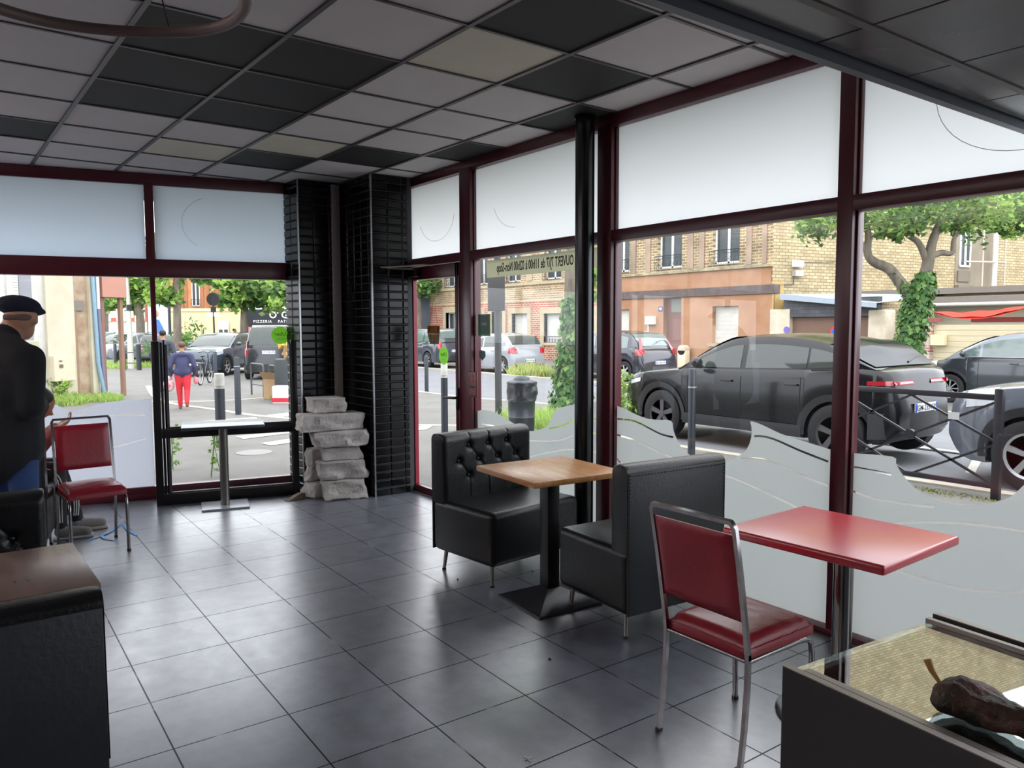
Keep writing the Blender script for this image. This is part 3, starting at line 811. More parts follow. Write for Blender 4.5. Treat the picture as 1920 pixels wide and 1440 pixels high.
# ---------------------------------------------------------------- black framed glass screen at the front window
A = Vector((-7.11, 1.40, 0)); B_ = Vector((-6.83, 2.565, 0)); ang = atan2((B_-A).y, (B_-A).x); Ls = (B_-A).length
t = thing('glass_screen', 'black metal framed glass screen standing in front of the front window', 'screen', A, ang)
M_sf = mat('black_powder_frame', (14, 15, 19), .38)
b = MB(); b.box(0, .06, -.03, .03, 0, 1.42, .004); b.box(.065, .085, -.02, .04, 0, 1.41, .003); b.box(.09, .105, .0, .05, 0, 1.43, .003); b.build('post', M_sf, t, smooth=30)
b = MB(); b.box(Ls-.05, Ls, -.03, .03, 0, 1.42, .004); b.build('post', M_sf, t, smooth=30)
b = MB(); b.box(.06, Ls-.05, -.03, .03, .0, .095, .004); b.build('bottom_rail', M_sf, t, smooth=30)
b = MB(); b.box(.06, Ls-.05, -.03, .03, .583, .665, .004); b.build('middle_rail', M_sf, t, smooth=30)
b = MB(); b.box(.1, Ls-.045, -.004, .004, .665, 1.39); b.build('upper_pane', M_glass, t)
b = MB(); b.box(.1, Ls-.045, -.004, .004, .095, .583); b.build('lower_pane', M_glass, t)
b = MB()
for z0, z1 in ((.095, .583), (.665, 1.39)):
    b.box(.105, .125, -.012, .012, z0, z1); b.box(Ls-.062, Ls-.05, -.012, .012, z0, z1); b.box(.105, Ls-.05, -.012, .012, z0, z0+.014)
b.build('rubber_seal', mat('grey_seal', (74, 76, 82), .5), t)

# ---------------------------------------------------------------- rough stone blocks in the corner
M_stone = mat('pale_limestone', (214, 210, 205), .9, col2=(180, 176, 172), scale=7, bump=.5, bscale=35)
def stone(label, c, s, rz, seed):
    bm = bmesh.new(); bmesh.ops.create_cube(bm, size=1)
    bmesh.ops.subdivide_edges(bm, edges=bm.edges[:], cuts=11, use_grid_fill=True)
    off = Vector((seed*7.3, seed*3.1, seed*1.7))
    for v in bm.verts:
        p = v.co.copy()
        p.x *= s[0]; p.y *= s[1]; p.z *= s[2]
        flat = abs(v.co.z) > .499
        m_ = mn.noise((p+off)*9)*.022+mn.noise((p+off)*25)*.009
        n_ = Vector((v.co.x if abs(v.co.x) > .499 else 0, v.co.y if abs(v.co.y) > .499 else 0, 0))
        edge = sum(abs(c_) > .47 for c_ in v.co)
        if n_.length: p += n_.normalized()*(m_*1.3-(.012 if edge > 1 else 0)*abs(mn.noise((p+off)*6))*3)
        if edge > 1 and flat: p.z -= (1 if v.co.z > 0 else -1)*abs(mn.noise((p+off)*11))*.02
        # skew
        p.x += v.co.z*.02*sin(seed*5); p.y += v.co.z*.03*cos(seed*3)
        v.co = p
    b = MB(); b.bm(bm)
    o = b.build('stone_block', M_stone, smooth=28)
    o.location = c; o.rotation_euler = (0, 0, radians(rz))
    return tag(o, label, 'stone', 'rough stone blocks stacked in the corner')
SX = -6.47
stone('large stone block on the floor, lowest right of the pile', (SX, 2.84, .088), (.26, .38, .172), -16, 1)
stone('stone block on the floor at the left foot of the pile', (SX-.17, 2.66, .07), (.2, .18, .14), 12, 2)
stone('wide stone block second from the floor on the right', (SX-.02, 2.83, .262), (.26, .42, .17), -14, 3)
stone('narrow stone block leaning at the left in the second layer', (SX-.2, 2.64, .21), (.12, .12, .138), 5, 4)
stone('grey stone block in the third layer on the right', (SX-.02, 2.82, .41), (.22, .34, .124), -10, 5)
stone('small stone block at the left of the third layer', (SX-.17, 2.64, .36), (.14, .13, .16), 10, 6)
stone('long stone block with a bright broken corner in the fourth layer', (SX, 2.81, .545), (.26, .48, .144), -12, 7)
stone('longest stone block just below the topmost one', (SX-.02, 2.74, .695), (.25, .56, .152), -6, 8)
stone('small stone block topmost of the pile', (SX-.05, 2.71, .842), (.22, .28, .138), -8, 9)

# ---------------------------------------------------------------- small things
b = MB(); b.prism([(0, 0), (.2, .0), (.2, .045), (.16, .05)], -.025, .025, 'XZ')
o = b.build('door_wedge', mat('worn_wood_wedge', (112, 100, 80), .8, var=.2, scale=20)); o.location = (-6.585, 2.34, 0); o.rotation_euler = (0, 0, radians(108)); tag(o, 'worn wooden wedge on the floor beside the black screen', 'wedge')
M_blue = mat('blue_strap', (60, 160, 240), .4)
sp = thing('blue_strap', 'bright blue packing strap lying on the floor by the left red chair', 'strap', (-6.3, .87, 0))
def ribbon(pts, w=.02):
    b = MB(); A_, B2 = [], []
    P = [Vector(p) for p in pts]
    for i, p in enumerate(P):
        tt = (P[min(i+1, len(P)-1)]-P[max(i-1, 0)]); n_ = Vector((-tt.y, tt.x, 0)).normalized()*w/2
        A_.append(p+n_); B2.append(p-n_)
    b.grid([A_, [a+Vector((0, 0, .0015)) for a in A_], [a+Vector((0, 0, .0015)) for a in B2], B2], closed_u=True)
    return b
ribbon([(.08, -.12, .002), (0, -.015, .006), (-.09, .06, .004), (-.31, .17, .012), (-.1, .17, .008), (.13, .195, .003)]).build('long_strip', M_blue, sp)
ribbon([(.0, -.02, .009), (.1, -.01, .005), (.185, .04, .003)]).build('short_strip', M_blue, sp)
for k, (x, y, s, l) in enumerate(((-2.69, 2.18, .022, 'small dark crumb on the open floor in front of the red chair'), (-2.1, 1.6, .016, 'small pale cross-shaped chip on the floor tiles'), (-4.55, 1.9, .014, 'tiny dark speck on the floor left of the booth'), (-3.9, 2.44, .02, 'dark speck of dirt beneath the tufted booth seat'), (-3.75, 2.9, .018, 'dirt crumb under the booth front edge'))):
    b = MB(); b.sphere((0, 0, .004), s*.5, 8, 6, sc=(1, .5, .4)); 
    if k == 1: b.box(-.02, .02, -.003, .003, 0, .003); b.box(-.003, .003, -.012, .02, 0, .003)
    o = b.build('floor_crumb', mat('pale_chip', (190, 190, 188), .8) if k == 1 else M_black); o.location = (x, y, 0); tag(o, l, 'crumb')

# hoop of a hanging lamp near the camera
cx_, cy_ = -1.50, .22
t = thing('hanging_lamp', 'brown tubular hoop of a hanging lamp cut off by the top left edge', 'lamp', (cx_, cy_, 2.125))
b = MB(); P = []
for k in range(48):
    a = 2*pi*k/48; r_ = .25
    P.append((r_*cos(a)*1.0, r_*sin(a)*1.0, .004*sin(3*a)))
b.tube(P, .011, 10, closed=True); b.build('hoop', mat('brown_tube', (120, 98, 92), .5), t, smooth=60)
for k in range(3):
    a = 2*pi*k/3+.3; b = MB(); b.tube([(.25*cos(a), .25*sin(a), 0), (0, 0, .55)], .0015, 5); b.build('cable', M_black, t)
b = MB(); b.cyl((0, 0, .55), (0, 0, H-2.16), .002, 6); b.lathe([(0, H-2.2), (.04, H-2.2), (.04, H-2.155), (0, H-2.155)], (0, 0, 0), 20); b.build('ceiling_rose', M_black, t, smooth=40)

# ---------------------------------------------------------------- stickers and signs on the glass
def disc(name, label, c, rx, rz_, m, rot, d=.001, n=36, cat='sticker'):
    b = MB(); b.add([(rx*cos(2*pi*k/n), s, rz_*sin(2*pi*k/n)) for s in (-d, d) for k in range(n)], [tuple(range(n)), tuple(range(2*n-1, n-1, -1))]+[(k, (k+1) % n, n+(k+1) % n, n+k) for k in range(n)])
    o = b.build(name, m); o.location = c; o.rotation_euler = (0, 0, rot); return tag(o, label, cat)
M_green = mat('lime_sticker', (104, 190, 50), .5, emit=None)
M_lg = mat('lime_sticker_translucent', (168, 220, 110), .5)
nn_ = M_lg.node_tree.nodes; 
_tr = nn_.new('ShaderNodeBsdfTranslucent'); _tr.inputs[0].default_value = (*lin((190, 240, 130)), 1); _mx = nn_.new('ShaderNodeMixShader'); _mx.inputs[0].default_value = .6
M_lg.node_tree.links.new(nn_['Principled BSDF'].outputs[0], _mx.inputs[1]); M_lg.node_tree.links.new(_tr.outputs[0], _mx.inputs[2]); M_lg.node_tree.links.new(_mx.outputs[0], nn_['Material Output'].inputs[0])
M_white = mat('white_print', (235, 235, 232), .6)
M_dkt = mat('dark_print', (70, 92, 60), .6)
FA = atan2(.9799, .1995)
p = fw(2.56, 1.455, -.008)
o = disc('round_sticker', 'round lime green sticker with mirrored lettering on the front window', p, .082, .082, M_lg, FA)
text('lettering', 'Uber', .052, M_dkt, (0, -.002, .012), (pi/2, 0, 0), o, mirror=True, ext=.0004)
text('lettering', 'Eats', .05, M_white, (0, -.002, -.03), (pi/2, 0, 0), o, mirror=True, ext=.0004)
o = disc('round_sticker', 'round lime green sticker with mirrored lettering on the entrance door glass', (-5.785, YW-.004, 1.28), .078, .078, M_lg, 0)
text('lettering', 'Uber', .05, M_dkt, (0, -.002, .012), (pi/2, 0, 0), o, mirror=True, ext=.0004)
text('lettering', 'Eats', .046, M_white, (0, -.002, -.03), (pi/2, 0, 0), o, mirror=True, ext=.0004)
t = thing('square_sticker', 'dark green rectangular sticker with a lighter border on the window beside the door', 'sticker', (-5.19, GY-.008, 1.545))
b = MB(); b.box(-.088, .088, -.001, .0, -.088, .088); b.build('border', mat('mid_green', (80, 160, 96), .5), t)
b = MB(); b.box(-.07, .066, -.002, -.001, -.072, .078); b.build('panel', mat('dark_green', (56, 86, 82), .5), t)
text('lettering', 'Uber', .042, M_white, (0, -.003, .01), (pi/2, 0, 0), t, mirror=True, ext=.0004)
text('lettering', 'Eats', .042, mat('green_print', (80, 170, 90), .5), (0, -.003, -.03), (pi/2, 0, 0), t, mirror=True, ext=.0004)
t = thing('window_banner', 'khaki strip with mirrored opening hours along the top of the window', 'banner', (-4.49, GY-.008, 1.99))
M_ban = filmmat('khaki_banner', (206, 206, 188), .85)
b = MB(); b.box(-.655, .70, -.001, .0, -.068, .068); b.build('strip', M_ban, t)
text('lettering', 'OUVERT 7J/7 de 11h00 à 02h00 Non-Stop', .098, mat('grey_print', (72, 72, 62), .7), (-.055, -.002, 0), (pi/2, 0, 0), t, mirror=True, ext=.0004, sx=.54, bold=.002)
t = thing('hanging_sign', 'orange and white sign hanging on two strings in the door glass', 'sign', (-5.925, YW-.02, 1.47))
b = MB(); b.box(-.105, .105, -.004, .004, -.0, .075, .003); b.build('orange_board', mat('orange_board', (168, 104, 22), .6), t)
b = MB(); b.prism([(-.1, -.002), (.1, -.002), (.085, -.09), (-.06, -.09)], -.003, .003, 'XZ'); b.build('card', mat('brown_card', (122, 92, 52), .6, col2=(180, 160, 120), scale=30), t)
b = MB(); b.tube([(-.07, 0, .07), (.01, 0, .33)], .0012, 4); b.tube([(.07, 0, .07), (.01, 0, .33)], .0012, 4); b.build('string', M_black, t)
for q_ in (((.075, -.004, .0), (.095, -.006, .06)), ((-.085, -.004, 0), (-.05, -.006, .06))):
    b = MB(); b.tube(list(q_), .004, 6); b.build('strut', M_black, t)
for k, (x, y, z, l) in enumerate(((-5.215, GY-.01, 1.302, 'dark green hexagonal tag on the window right of the door post'), (-5.535, YW-.004, 1.27, 'dark green hexagonal tag on the door glass left of the post'))):
    b = MB(); b.add([(s*1, d, z_) for d in (-.001, .001) for (s, z_) in ((-.045, .028), (-.02, .04), (.04, .032), (.045, -.01), (.0, -.045), (-.043, -.02))], [tuple(range(6)), tuple(range(11, 5, -1))]+[(i, (i+1) % 6, 6+(i+1) % 6, 6+i) for i in range(6)])
    o = b.build('hexagonal_tag', mat('bottle_green', (10, 62, 50), .4)); o.location = (x, y, z); tag(o, l, 'tag')
t = thing('card_holder', 'brown rounded plaque with a red emblem on the door post, lettering below it', 'plaque', (-5.235, YW-.06, 1.066))
b = MB(); b.box(-.062, .062, -.008, .008, -.105, .105, .02, seg=4); b.build('plate', mat('brown_plate', (120, 70, 66), .4), t, smooth=40)
b = MB(); b.sphere((0, -.009, .045), .022, 12, 8, sc=(1, .2, 1.4)); b.build('emblem', mat('red_emblem', (200, 50, 58), .4), t, smooth=60)
text('lettering', 'Ticket', .036, M_black, (0, -.01, -.02), (pi/2, 0, 0), t, ext=.0004)
b = MB(); b.box(-.045, .045, -.01, -.008, -.062, -.055); b.box(-.045, .045, -.01, -.008, -.078, -.071); b.build('stripe', mat('red_emblem', (200, 50, 58), .4), t)
# ---------------------------------------------------------------- street: placing helpers (distance along the view axis, or depth of a facade plane)
CAMP = Vector((0, 0, EYE))
def ray(u, v): return _f+_r2*((u-960)/FPX)+_u2*((720-v)/FPX)
def at(u, v, d): return CAMP+ray(u, v)*d
def aty(u, v, Y):
    d = ray(u, v); return CAMP+d*(Y/d.y)
def onground(u, v):
    z = -.2
    for _ in range(40):
        d = ray(u, v); P = CAMP+d*((z-EYE)/d.z); z = .5*z+.5*ground(P.x, P.y)
    return P

M_asph = mat('pavement_asphalt', (112, 111, 107), .85, col2=(98, 97, 93), scale=1.4, bump=.25, bscale=60)
M_road = mat('road_asphalt', (116, 118, 122), .85, col2=(104, 106, 110), scale=1.1, bump=.25, bscale=80)
M_kerb = mat('pale_kerb_stone', (172, 166, 152), .85, var=.1, scale=5)
M_paint = mat('road_paint', (196, 194, 184), .7, var=.08, scale=9)
def sheet(name, x0, x1, y0, y1, nx, ny, m, dz=0):
    b = MB(); b.grid([[(x0+(x1-x0)*i/nx, y0+(y1-y0)*k/ny, ground(x0+(x1-x0)*i/nx, y0+(y1-y0)*k/ny)+dz) for k in range(ny+1)] for i in range(nx+1)])
    return struct(orient(b.build(name, m, fix=False)))
sheet('street_ground', -150, 14, -40, 60, 164, 100, M_asph, 0)
b = MB()
kl = [(3, 8.3), (-2.8, 8.25), (-6.5, 7.97), (-8.7, 8.0), (-9.4, 8.5), (-10.0, 10.3), (-11, 10.85), (-15, 10.9), (-19, 10.62), (-40, 10.3), (-60, 10)]
rows = []
for p in catmull([(q[0], q[1], 0) for q in kl], 5):
    rows.append([(p.x, p.y+.015, ground(p.x, p.y)+.004), (p.x, 16.4 if p.x < -9 else 16.8, ground(p.x, 16.5)+.004)])
b.grid(rows); struct(orient(b.build('road_surface', M_road, fix=False)))
b = MB(); rows = []
for p in catmull([(q[0], q[1], 0) for q in kl], 5):
    z = ground(p.x, p.y); rows.append([(p.x, p.y+.02, z-.02), (p.x, p.y+.02, z+.02), (p.x, p.y-.14, z+.02), (p.x, p.y-.14, z-.02)])
b.grid(rows); struct(orient(b.build('kerb', M_kerb, fix=False)))
b = MB(); rows = []
for x in range(-60, 8, 2):
    y = 16.45; rows.append([(x, y, -.31), (x, y, -.25), (x, y+.2, -.25), (x, y+.2, -.31)])
b.grid(rows); struct(orient(b.build('kerb', M_kerb, fix=False)))
b = MB(); b.box(-60, 8, 20.6, 24.2, -.4, -.18); struct(b.build('far_pavement', M_asph))
b = MB()
for (P, w) in (([(-26, 5.0), (-20.6, 4.25), (-17.5, 4.75), (-14.5, 5.4), (-12.2, 6.3), (-10.4, 7.7)], .16), ([(-20.5, 4.0), (-19.6, 5.4), (-19.9, 7.6)], .14)):
    pts = catmull([(q[0], q[1], 0) for q in P], 8); rows = []
    for i, p in enumerate(pts):
        t_ = (pts[min(i+1, len(pts)-1)]-pts[max(i-1, 0)]).normalized(); n_ = Vector((-t_.y, t_.x, 0))*w/2; z = ground(p.x, p.y)
        rows.append([(p.x-n_.x, p.y-n_.y, z-.01), (p.x-n_.x, p.y-n_.y, z+.012), (p.x+n_.x, p.y+n_.y, z+.012), (p.x+n_.x, p.y+n_.y, z-.01)])
    b.grid(rows)
struct(orient(b.build('kerb', M_kerb, fix=False)))
for k, Q in enumerate((((357, 791), (478, 783), (495, 790), (420, 800)), ((441, 819), (550, 809), (550, 812), (457, 824)), ((488, 832), (553, 822), (553, 830), (508, 836)), ((500, 779), (552, 773), (552, 780), (512, 784)), ((785, 800), (815, 797), (800, 806), (776, 808)))):
    b = MB(); P = [onground(*q) for q in Q]
    b.add([(p.x, p.y, ground(p.x, p.y)+.008) for p in P], [(0, 1, 2, 3)]); struct(orient(b.build('crosswalk_stripe', M_paint, fix=False)))
p = onground(477, 849); b = MB(); b.lathe([(0, .0), (.22, .0), (.235, .008), (.18, .012), (0, .012)], (p.x, p.y, ground(p.x, p.y)), 28)
tag(b.build('manhole_cover', mat('worn_iron', (122, 121, 117), .6), smooth=40), 'round pale manhole cover in the pavement seen through the black screen', 'manhole cover')
b = MB()
for x0 in (-4.0,): b.box(x0-3.2, x0+3.5, 10.55, 10.67, -.14, -.125)
struct(b.build('parking_line', M_paint)); b = MB(); b.prism([(-3.6, 8.3), (-3.5, 8.3), (-4.3, 10.6), (-4.4, 10.6)], -.14, -.118, 'XY'); struct(b.build('parking_line', M_paint))

# ---------------------------------------------------------------- bollards
M_bol = mat('dark_street_paint', (44, 48, 56), .45, var=.08, scale=10)
def bollard(u, v, h, label, r=.05, ring=0, white=False, d=None, loc=None):
    p = loc or onground(u, v)
    t = thing('bollard', label, 'bollard', (p[0], p[1], ground(p[0], p[1])), 0, 'street bollards')
    b = MB()
    if white: b.lathe([(0, 0), (r, 0), (r, h-.22), (0, h-.22)], n=24)
    else: b.lathe([(0, 0), (r, 0), (r, h-.02), (r*.8, h), (0, h)], n=24)
    b.build('post', M_bol, t, smooth=40)
    if white: b = MB(); b.lathe([(0, h-.22), (r*.8, h-.22), (r*.8, h-.18), (r, h-.18), (r, h-.01), (r*.85, h), (0, h)], n=24); b.build('white_cap', mat('chipped_white_paint', (186, 184, 176), .6, var=.15, scale=12), t, smooth=40)
    if ring: b = MB(); b.lathe([(r, h-ring-.02), (r+.006, h-ring-.02), (r+.006, h-ring), (r, h-ring)], n=24); b.build('ring', mat('pale_ring', (170, 172, 176), .4, metal=.5), t, smooth=30)
    return t
bollard(0, 0, 1.09, 'black bollard with a pale ring in front of the parked black crossover', .047, .22, loc=(-6.47, 7.55))
bollard(834, 818, 1.12, 'white-capped bollard seen through the entrance door glass', .052, white=True)
bollard(800, 735, 1.0, 'plain dark bollard at the kerb behind the white-capped one, seen through the door', .055)
bollard(415, 838, 1.06, 'white-capped bollard standing directly behind the steel table', .07, white=True)
bollard(447, 777, 1.2, 'bollard with a white ring, right of the white-capped one behind the steel table', .062, .18)
bollard(405, 722, 1.0, 'dark bollard beside the parked bicycle', .06)
bollard(217, 688, 1.05, 'leftmost of the small distant bollards near the street lamp', .07)
bollard(230, 692, 1.05, 'small distant bollard just left of the street lamp', .08)
bollard(261, 694, 1.1, 'small distant bollard just right of the street lamp', .10)

# cross-braced pedestrian barrier in front of the crossover cars
M_bar = mat('black_barrier_paint', (34, 34, 40), .4)
t = thing('street_barrier', 'black cross-braced pedestrian barrier at the kerb right of the window post', 'barrier', (-3.07, 7.85, -.1))
L = 1.62; top = 1.0
b = MB(); b.box(-.035, .035, -.035, .035, 0, 1.04, .006); b.build('post', M_bar, t, smooth=30)
b = MB(); b.box(-L-.035, -L+.035, -.035, .035, 0, 1.04, .006); b.build('post', M_bar, t, smooth=30)
b = MB(); b.box(-L, 0, -.02, .02, .93, .985, .004); b.build('top_rail', M_bar, t, smooth=30)
b = MB(); b.box(-L, 0, -.02, .02, .10, .15, .004); b.build('bottom_rail', M_bar, t, smooth=30)
for (a, c) in (((-L, .93), (0, .12)), ((-L, .12), (0, .93)), ((-L, .53), (-L/2, .12)), ((-L/2, .12), (0, .53)), ((-L, .53), (-L/2, .93)), ((-L/2, .93), (0, .53))):
    b = MB(); b.tube([(a[0], 0, a[1]), (c[0], 0, c[1])], .015, 4, square=True); b.build('brace', M_bar, t)
b = MB(); b.cyl((-L/2, -.022, .53), (-L/2, .022, .53), .05, 24); b.build('centre_disc', M_bar, t, smooth=40)
b = MB(); b.box(-.44, -.34, -.026, -.018, .72, .79); b.build('maker_plate', mat('pale_plate', (196, 196, 196), .4), t)

# round litter bin
p = onground(978, 812)
t = thing('litter_bin', 'grey street litter bin with a black bag folded over its rim', 'litter bin', (p.x, p.y, ground(p.x, p.y)))
M_bin = mat('bin_grey', (50, 55, 60), .45)
b = MB(); b.lathe([(0, 0), (.18, 0), (.2, .03), (.205, .25), (.212, .26), (.205, .27), (.212, .5), (.219, .51), (.212, .52), (.218, .62), (0, .62)], n=32); b.build('body', M_bin, t, smooth=50)
b = MB(); b.lathe([(.225, .78), (.235, .79), (.23, .81), (.13, .84), (.12, .87), (.06, .9), (0, .905)], n=32); b.build('lid', M_bin, t, smooth=50)
b = MB(); P = []
for i in range(9):
    z = .52+.28*i/8; row = []
    for k in range(40):
        a = 2*pi*k/40; rr = .232+.02*mn.noise(Vector((cos(a)*3, sin(a)*3, z*9)))+(.02 if i in (3, 4, 5) and -.4 < a-0.6 < .4 else 0)
        row.append((rr*cos(a), rr*sin(a), z-(.05*mn.noise(Vector((cos(a)*2, sin(a)*2, 5))) if i == 0 else 0)))
    row.append(row[0]); P.append(row)
b.grid(P); b.build('bag', mat('black_bag', (36, 38, 42), .3, bump=.6, bscale=14), t, smooth=60)

# sign post seen from behind
p = onground(935, 790)
t = thing('sign_post', 'grey street sign post with two rounded panels seen from behind', 'sign', (p.x, p.y, ground(p.x, p.y)), radians(8))
M_sgn = mat('grey_sign_back', (44, 44, 44), .5)
b = MB(); b.cyl((0, 0, 0), (-.02, 0, 3.05), .062, 20); b.build('pole', mat('sign_pole_grey', (54, 56, 58), .5), t, smooth=40)
b = MB(); b.box(-.18, .26, -.09, -.075, 1.98, 2.62, .04, seg=3); b.build('panel', M_sgn, t, smooth=30)
b = MB(); b.box(-.14, .18, -.09, -.075, 2.64, 2.86, .04, seg=3); b.build('panel', M_sgn, t, smooth=30)

# ---------------------------------------------------------------- cars
M_tyre = mat('tyre_rubber', (28, 28, 30), .8)
M_cglass = mat('car_window', (64, 70, 66), .04, spec=.6, ior=1.5)
M_cglass_l = mat('car_window_light', (96, 112, 108), .06, spec=.8, ior=1.6)
M_plast = mat('black_car_plastic', (44, 45, 48), .6)
M_redl = mat('red_tail_lamp', (168, 24, 36), .15, spec=.7, coat=1)
M_whl = mat('clear_lamp', (196, 200, 206), .1, spec=.8, coat=1)
M_alloy = mat('silver_alloy', (190, 192, 196), .3, metal=.7)
M_alloyk = mat('black_alloy', (74, 74, 78), .35)
M_plate = mat('number_plate_white', (226, 228, 228), .4)
M_pblue = mat('plate_blue', (30, 70, 170), .5)
def interp(K, x):
    if x <= K[0][0]: return K[0][1]
    for a, c in zip(K, K[1:]):
        if x <= c[0]:
            q = (x-a[0])/(c[0]-a[0]); return a[1]+(c[1]-a[1])*q
    return K[-1][1]
def smoothK(K, n=8):
    return [(p.x, p.y) for p in catmull([(k[0], k[1], 0) for k in K], n)]
def car(name, label, loc, rz, S, cat='car'):
    L, W, wb, fo, wr = S['L'], S['W'], S['wb'], S['fo'], S['wr']
    clr = S.get('clr', .2); belt = smoothK(S['belt']); roof = smoothK(S['roof']); body = S['mat']
    gm = S.get('glass', M_cglass)
    t = thing(name, label, cat, loc, rz)
    X = lambda x: L/2-x
    ax = [fo, fo+wb]; ar = wr+.055
    def hw(x):
        f_ = max(0, 1-x/.75); r_ = max(0, 1-(L-x)/.6)
        return W/2*(1-.26*f_**2.4-S.get('rp', .16)*r_**2.0)
    def zb(x):
        z = clr+.22*max(0, 1-x/.28)**2+.16*max(0, 1-(L-x)/.25)**2
        for a in ax:
            if abs(x-a) < ar: z = max(z, wr+sqrt(ar*ar-(x-a)**2))
        return z
    xs = sorted(set([round(L*i/46, 3) for i in range(47)]+[round(a+ar*sin(pi*k/24), 4) for a in ax for k in range(-12, 13)]+[round(a+s_*(ar+.001), 4) for a in ax for s_ in (-1, 1)]+[.03, .07, .12, .18, L-.03, L-.07, L-.12]))
    sh = S.get('shoulder', .03)
    def sec(x):
        w, z0, z1 = hw(x), zb(x), interp(belt, x)
        z1 = max(z1, z0+.03); h = z1-z0
        tk = [(w*.80, z0), (w*.965, z0+.015), (w*.985, z0+h*.12), (w, z0+h*.35), (w-.004, z0+h*.6), (w-.012, z0+h*.78), (w-sh*.8, z0+h*.93), (w-sh-.035, z1), (w*.55, z1+.018), (0, z1+.028)]
        return tk
    def side(x, z):
        K = sec(x)[1:8]
        if z <= K[0][1]: return K[0][0]
        for a, c in zip(K, K[1:]):
            if z <= c[1]: return a[0]+(c[0]-a[0])*(z-a[1])/max(1e-6, c[1]-a[1])
        return K[-1][0]
    P = []
    for x in xs:
        K = sec(x); row = [(X(x), 0, K[0][1])]+[(X(x), k[0], k[1]) for k in K]+[(X(x), -k[0], k[1]) for k in K[-2::-1]]
        row.append(row[0]); P.append(row)
    b = MB(); b.grid(P)
    b.add(P[0][:-1], [tuple(range(len(P[0])-1))]); b.add(P[-1][:-1], [tuple(range(len(P[0])-1))])
    b.build('body', body, t, smooth=38)
    # cabin
    r0, r1 = roof[0][0], roof[-1][0]
    tum = S.get('tumble', .36)
    def csec(x):
        zl = interp(belt, x)-.012; zr = max(interp(roof, x), zl+.004); h = zr-zl
        wbt = hw(x)-sh-.03; wr_ = wbt-tum*h*.55
        return wbt, wr_, zl, zr, h
    xr = [r0+(r1-r0)*i/54 for i in range(55)]
    P = []
    for x in xr:
        wbt, wr_, zl, zr, h = csec(x); c_ = min(.05, h*.12)
        K = [(wbt, zl), (wbt+(wr_-wbt)*.5+.006*h, zl+h*.5), (wr_+.012, zr-c_*1.6), (wr_-.03*min(1, h*4), zr-c_*.4), (wr_*.6, zr+.012*min(1, h*4)), (0, zr+.022*min(1, h*4))]
        row = [(X(x), k[0], k[1]) for k in K]+[(X(x), -k[0], k[1]) for k in K[-2::-1]]
        P.append(row)
    b = MB(); b.grid(P); orient(b.build('cabin', S.get('cabin_mat', body), t, smooth=42), (0, 0, .8))
    def cside(x, q):
        wbt, wr_, zl, zr, h = csec(x); c_ = min(.05, h*.12); zt = zr-c_*1.6
        z = zl+(zt-zl)*q; y = wbt+(wr_+.012-wbt)*q+.006*h*(1-abs(2*q-1))
        return y, z
    for s_ in (-1, 1):
        for wi, (xa, xb) in enumerate(S['win']):
            rows = []
            for i in range(15):
                x = xa+(xb-xa)*i/14
                wbt, wr_, zl, zr, h = csec(x)
                lo = min(.45, .035/max(h, .05)); hi = 1-min(.5, .045/max(h, .05))
                if hi <= lo+.02: hi = lo+.02
                rows.append([(X(x), s_*(cside(x, lo+(hi-lo)*k/6)[0]+.006), cside(x, lo+(hi-lo)*k/6)[1]) for k in range(7)])
            b = MB(); b.grid(rows); orient(b.build('side_window', gm, t, smooth=60, fix=False), (0, 0, .8))
    def roofpatch(xa, xb, nm, m, wf=.9, inset=.0):
        rows = []
        for i in range(13):
            x = xa+(xb-xa)*i/12; wbt, wr_, zl, zr, h = csec(x)
            rows.append([(X(x)+(.010 if xa < L/2 else -.010), y, zr+.008+.022*min(1, h*4)*(1-abs(y/max(.1, wr_)))) for y in [(-1+2*k/12)*(wr_-.055) for k in range(13)]])
        b = MB(); b.grid(rows); return orient(b.build(nm, m, t, smooth=60, fix=False), (0, 0, .5))
    roofpatch(*S['wsc'], 'windscreen', gm); roofpatch(*S['rw'], 'rear_window', S.get('rglass', gm))
    def rear_x(z):
        x = L
        while x > L-1.2 and interp(belt, x) < z: x -= .01
        return x
    def bpatch(nm, m, x0, x1, z0, z1, s_, off=.006, n=10, curve=0, par=None):
        rows = []
        for i in range(n+1):
            x = x0+(x1-x0)*i/n
            q = i/n
            rows.append([(X(x), s_*(side(x, z)+off), z) for z in [z0+curve*q+((z1+curve*q)-(z0+curve*q))*k/5 for k in range(6)]])
        b = MB(); b.grid(rows); return orient(b.build(nm, m, par or t, smooth=60, fix=False), (0, 0, .6))
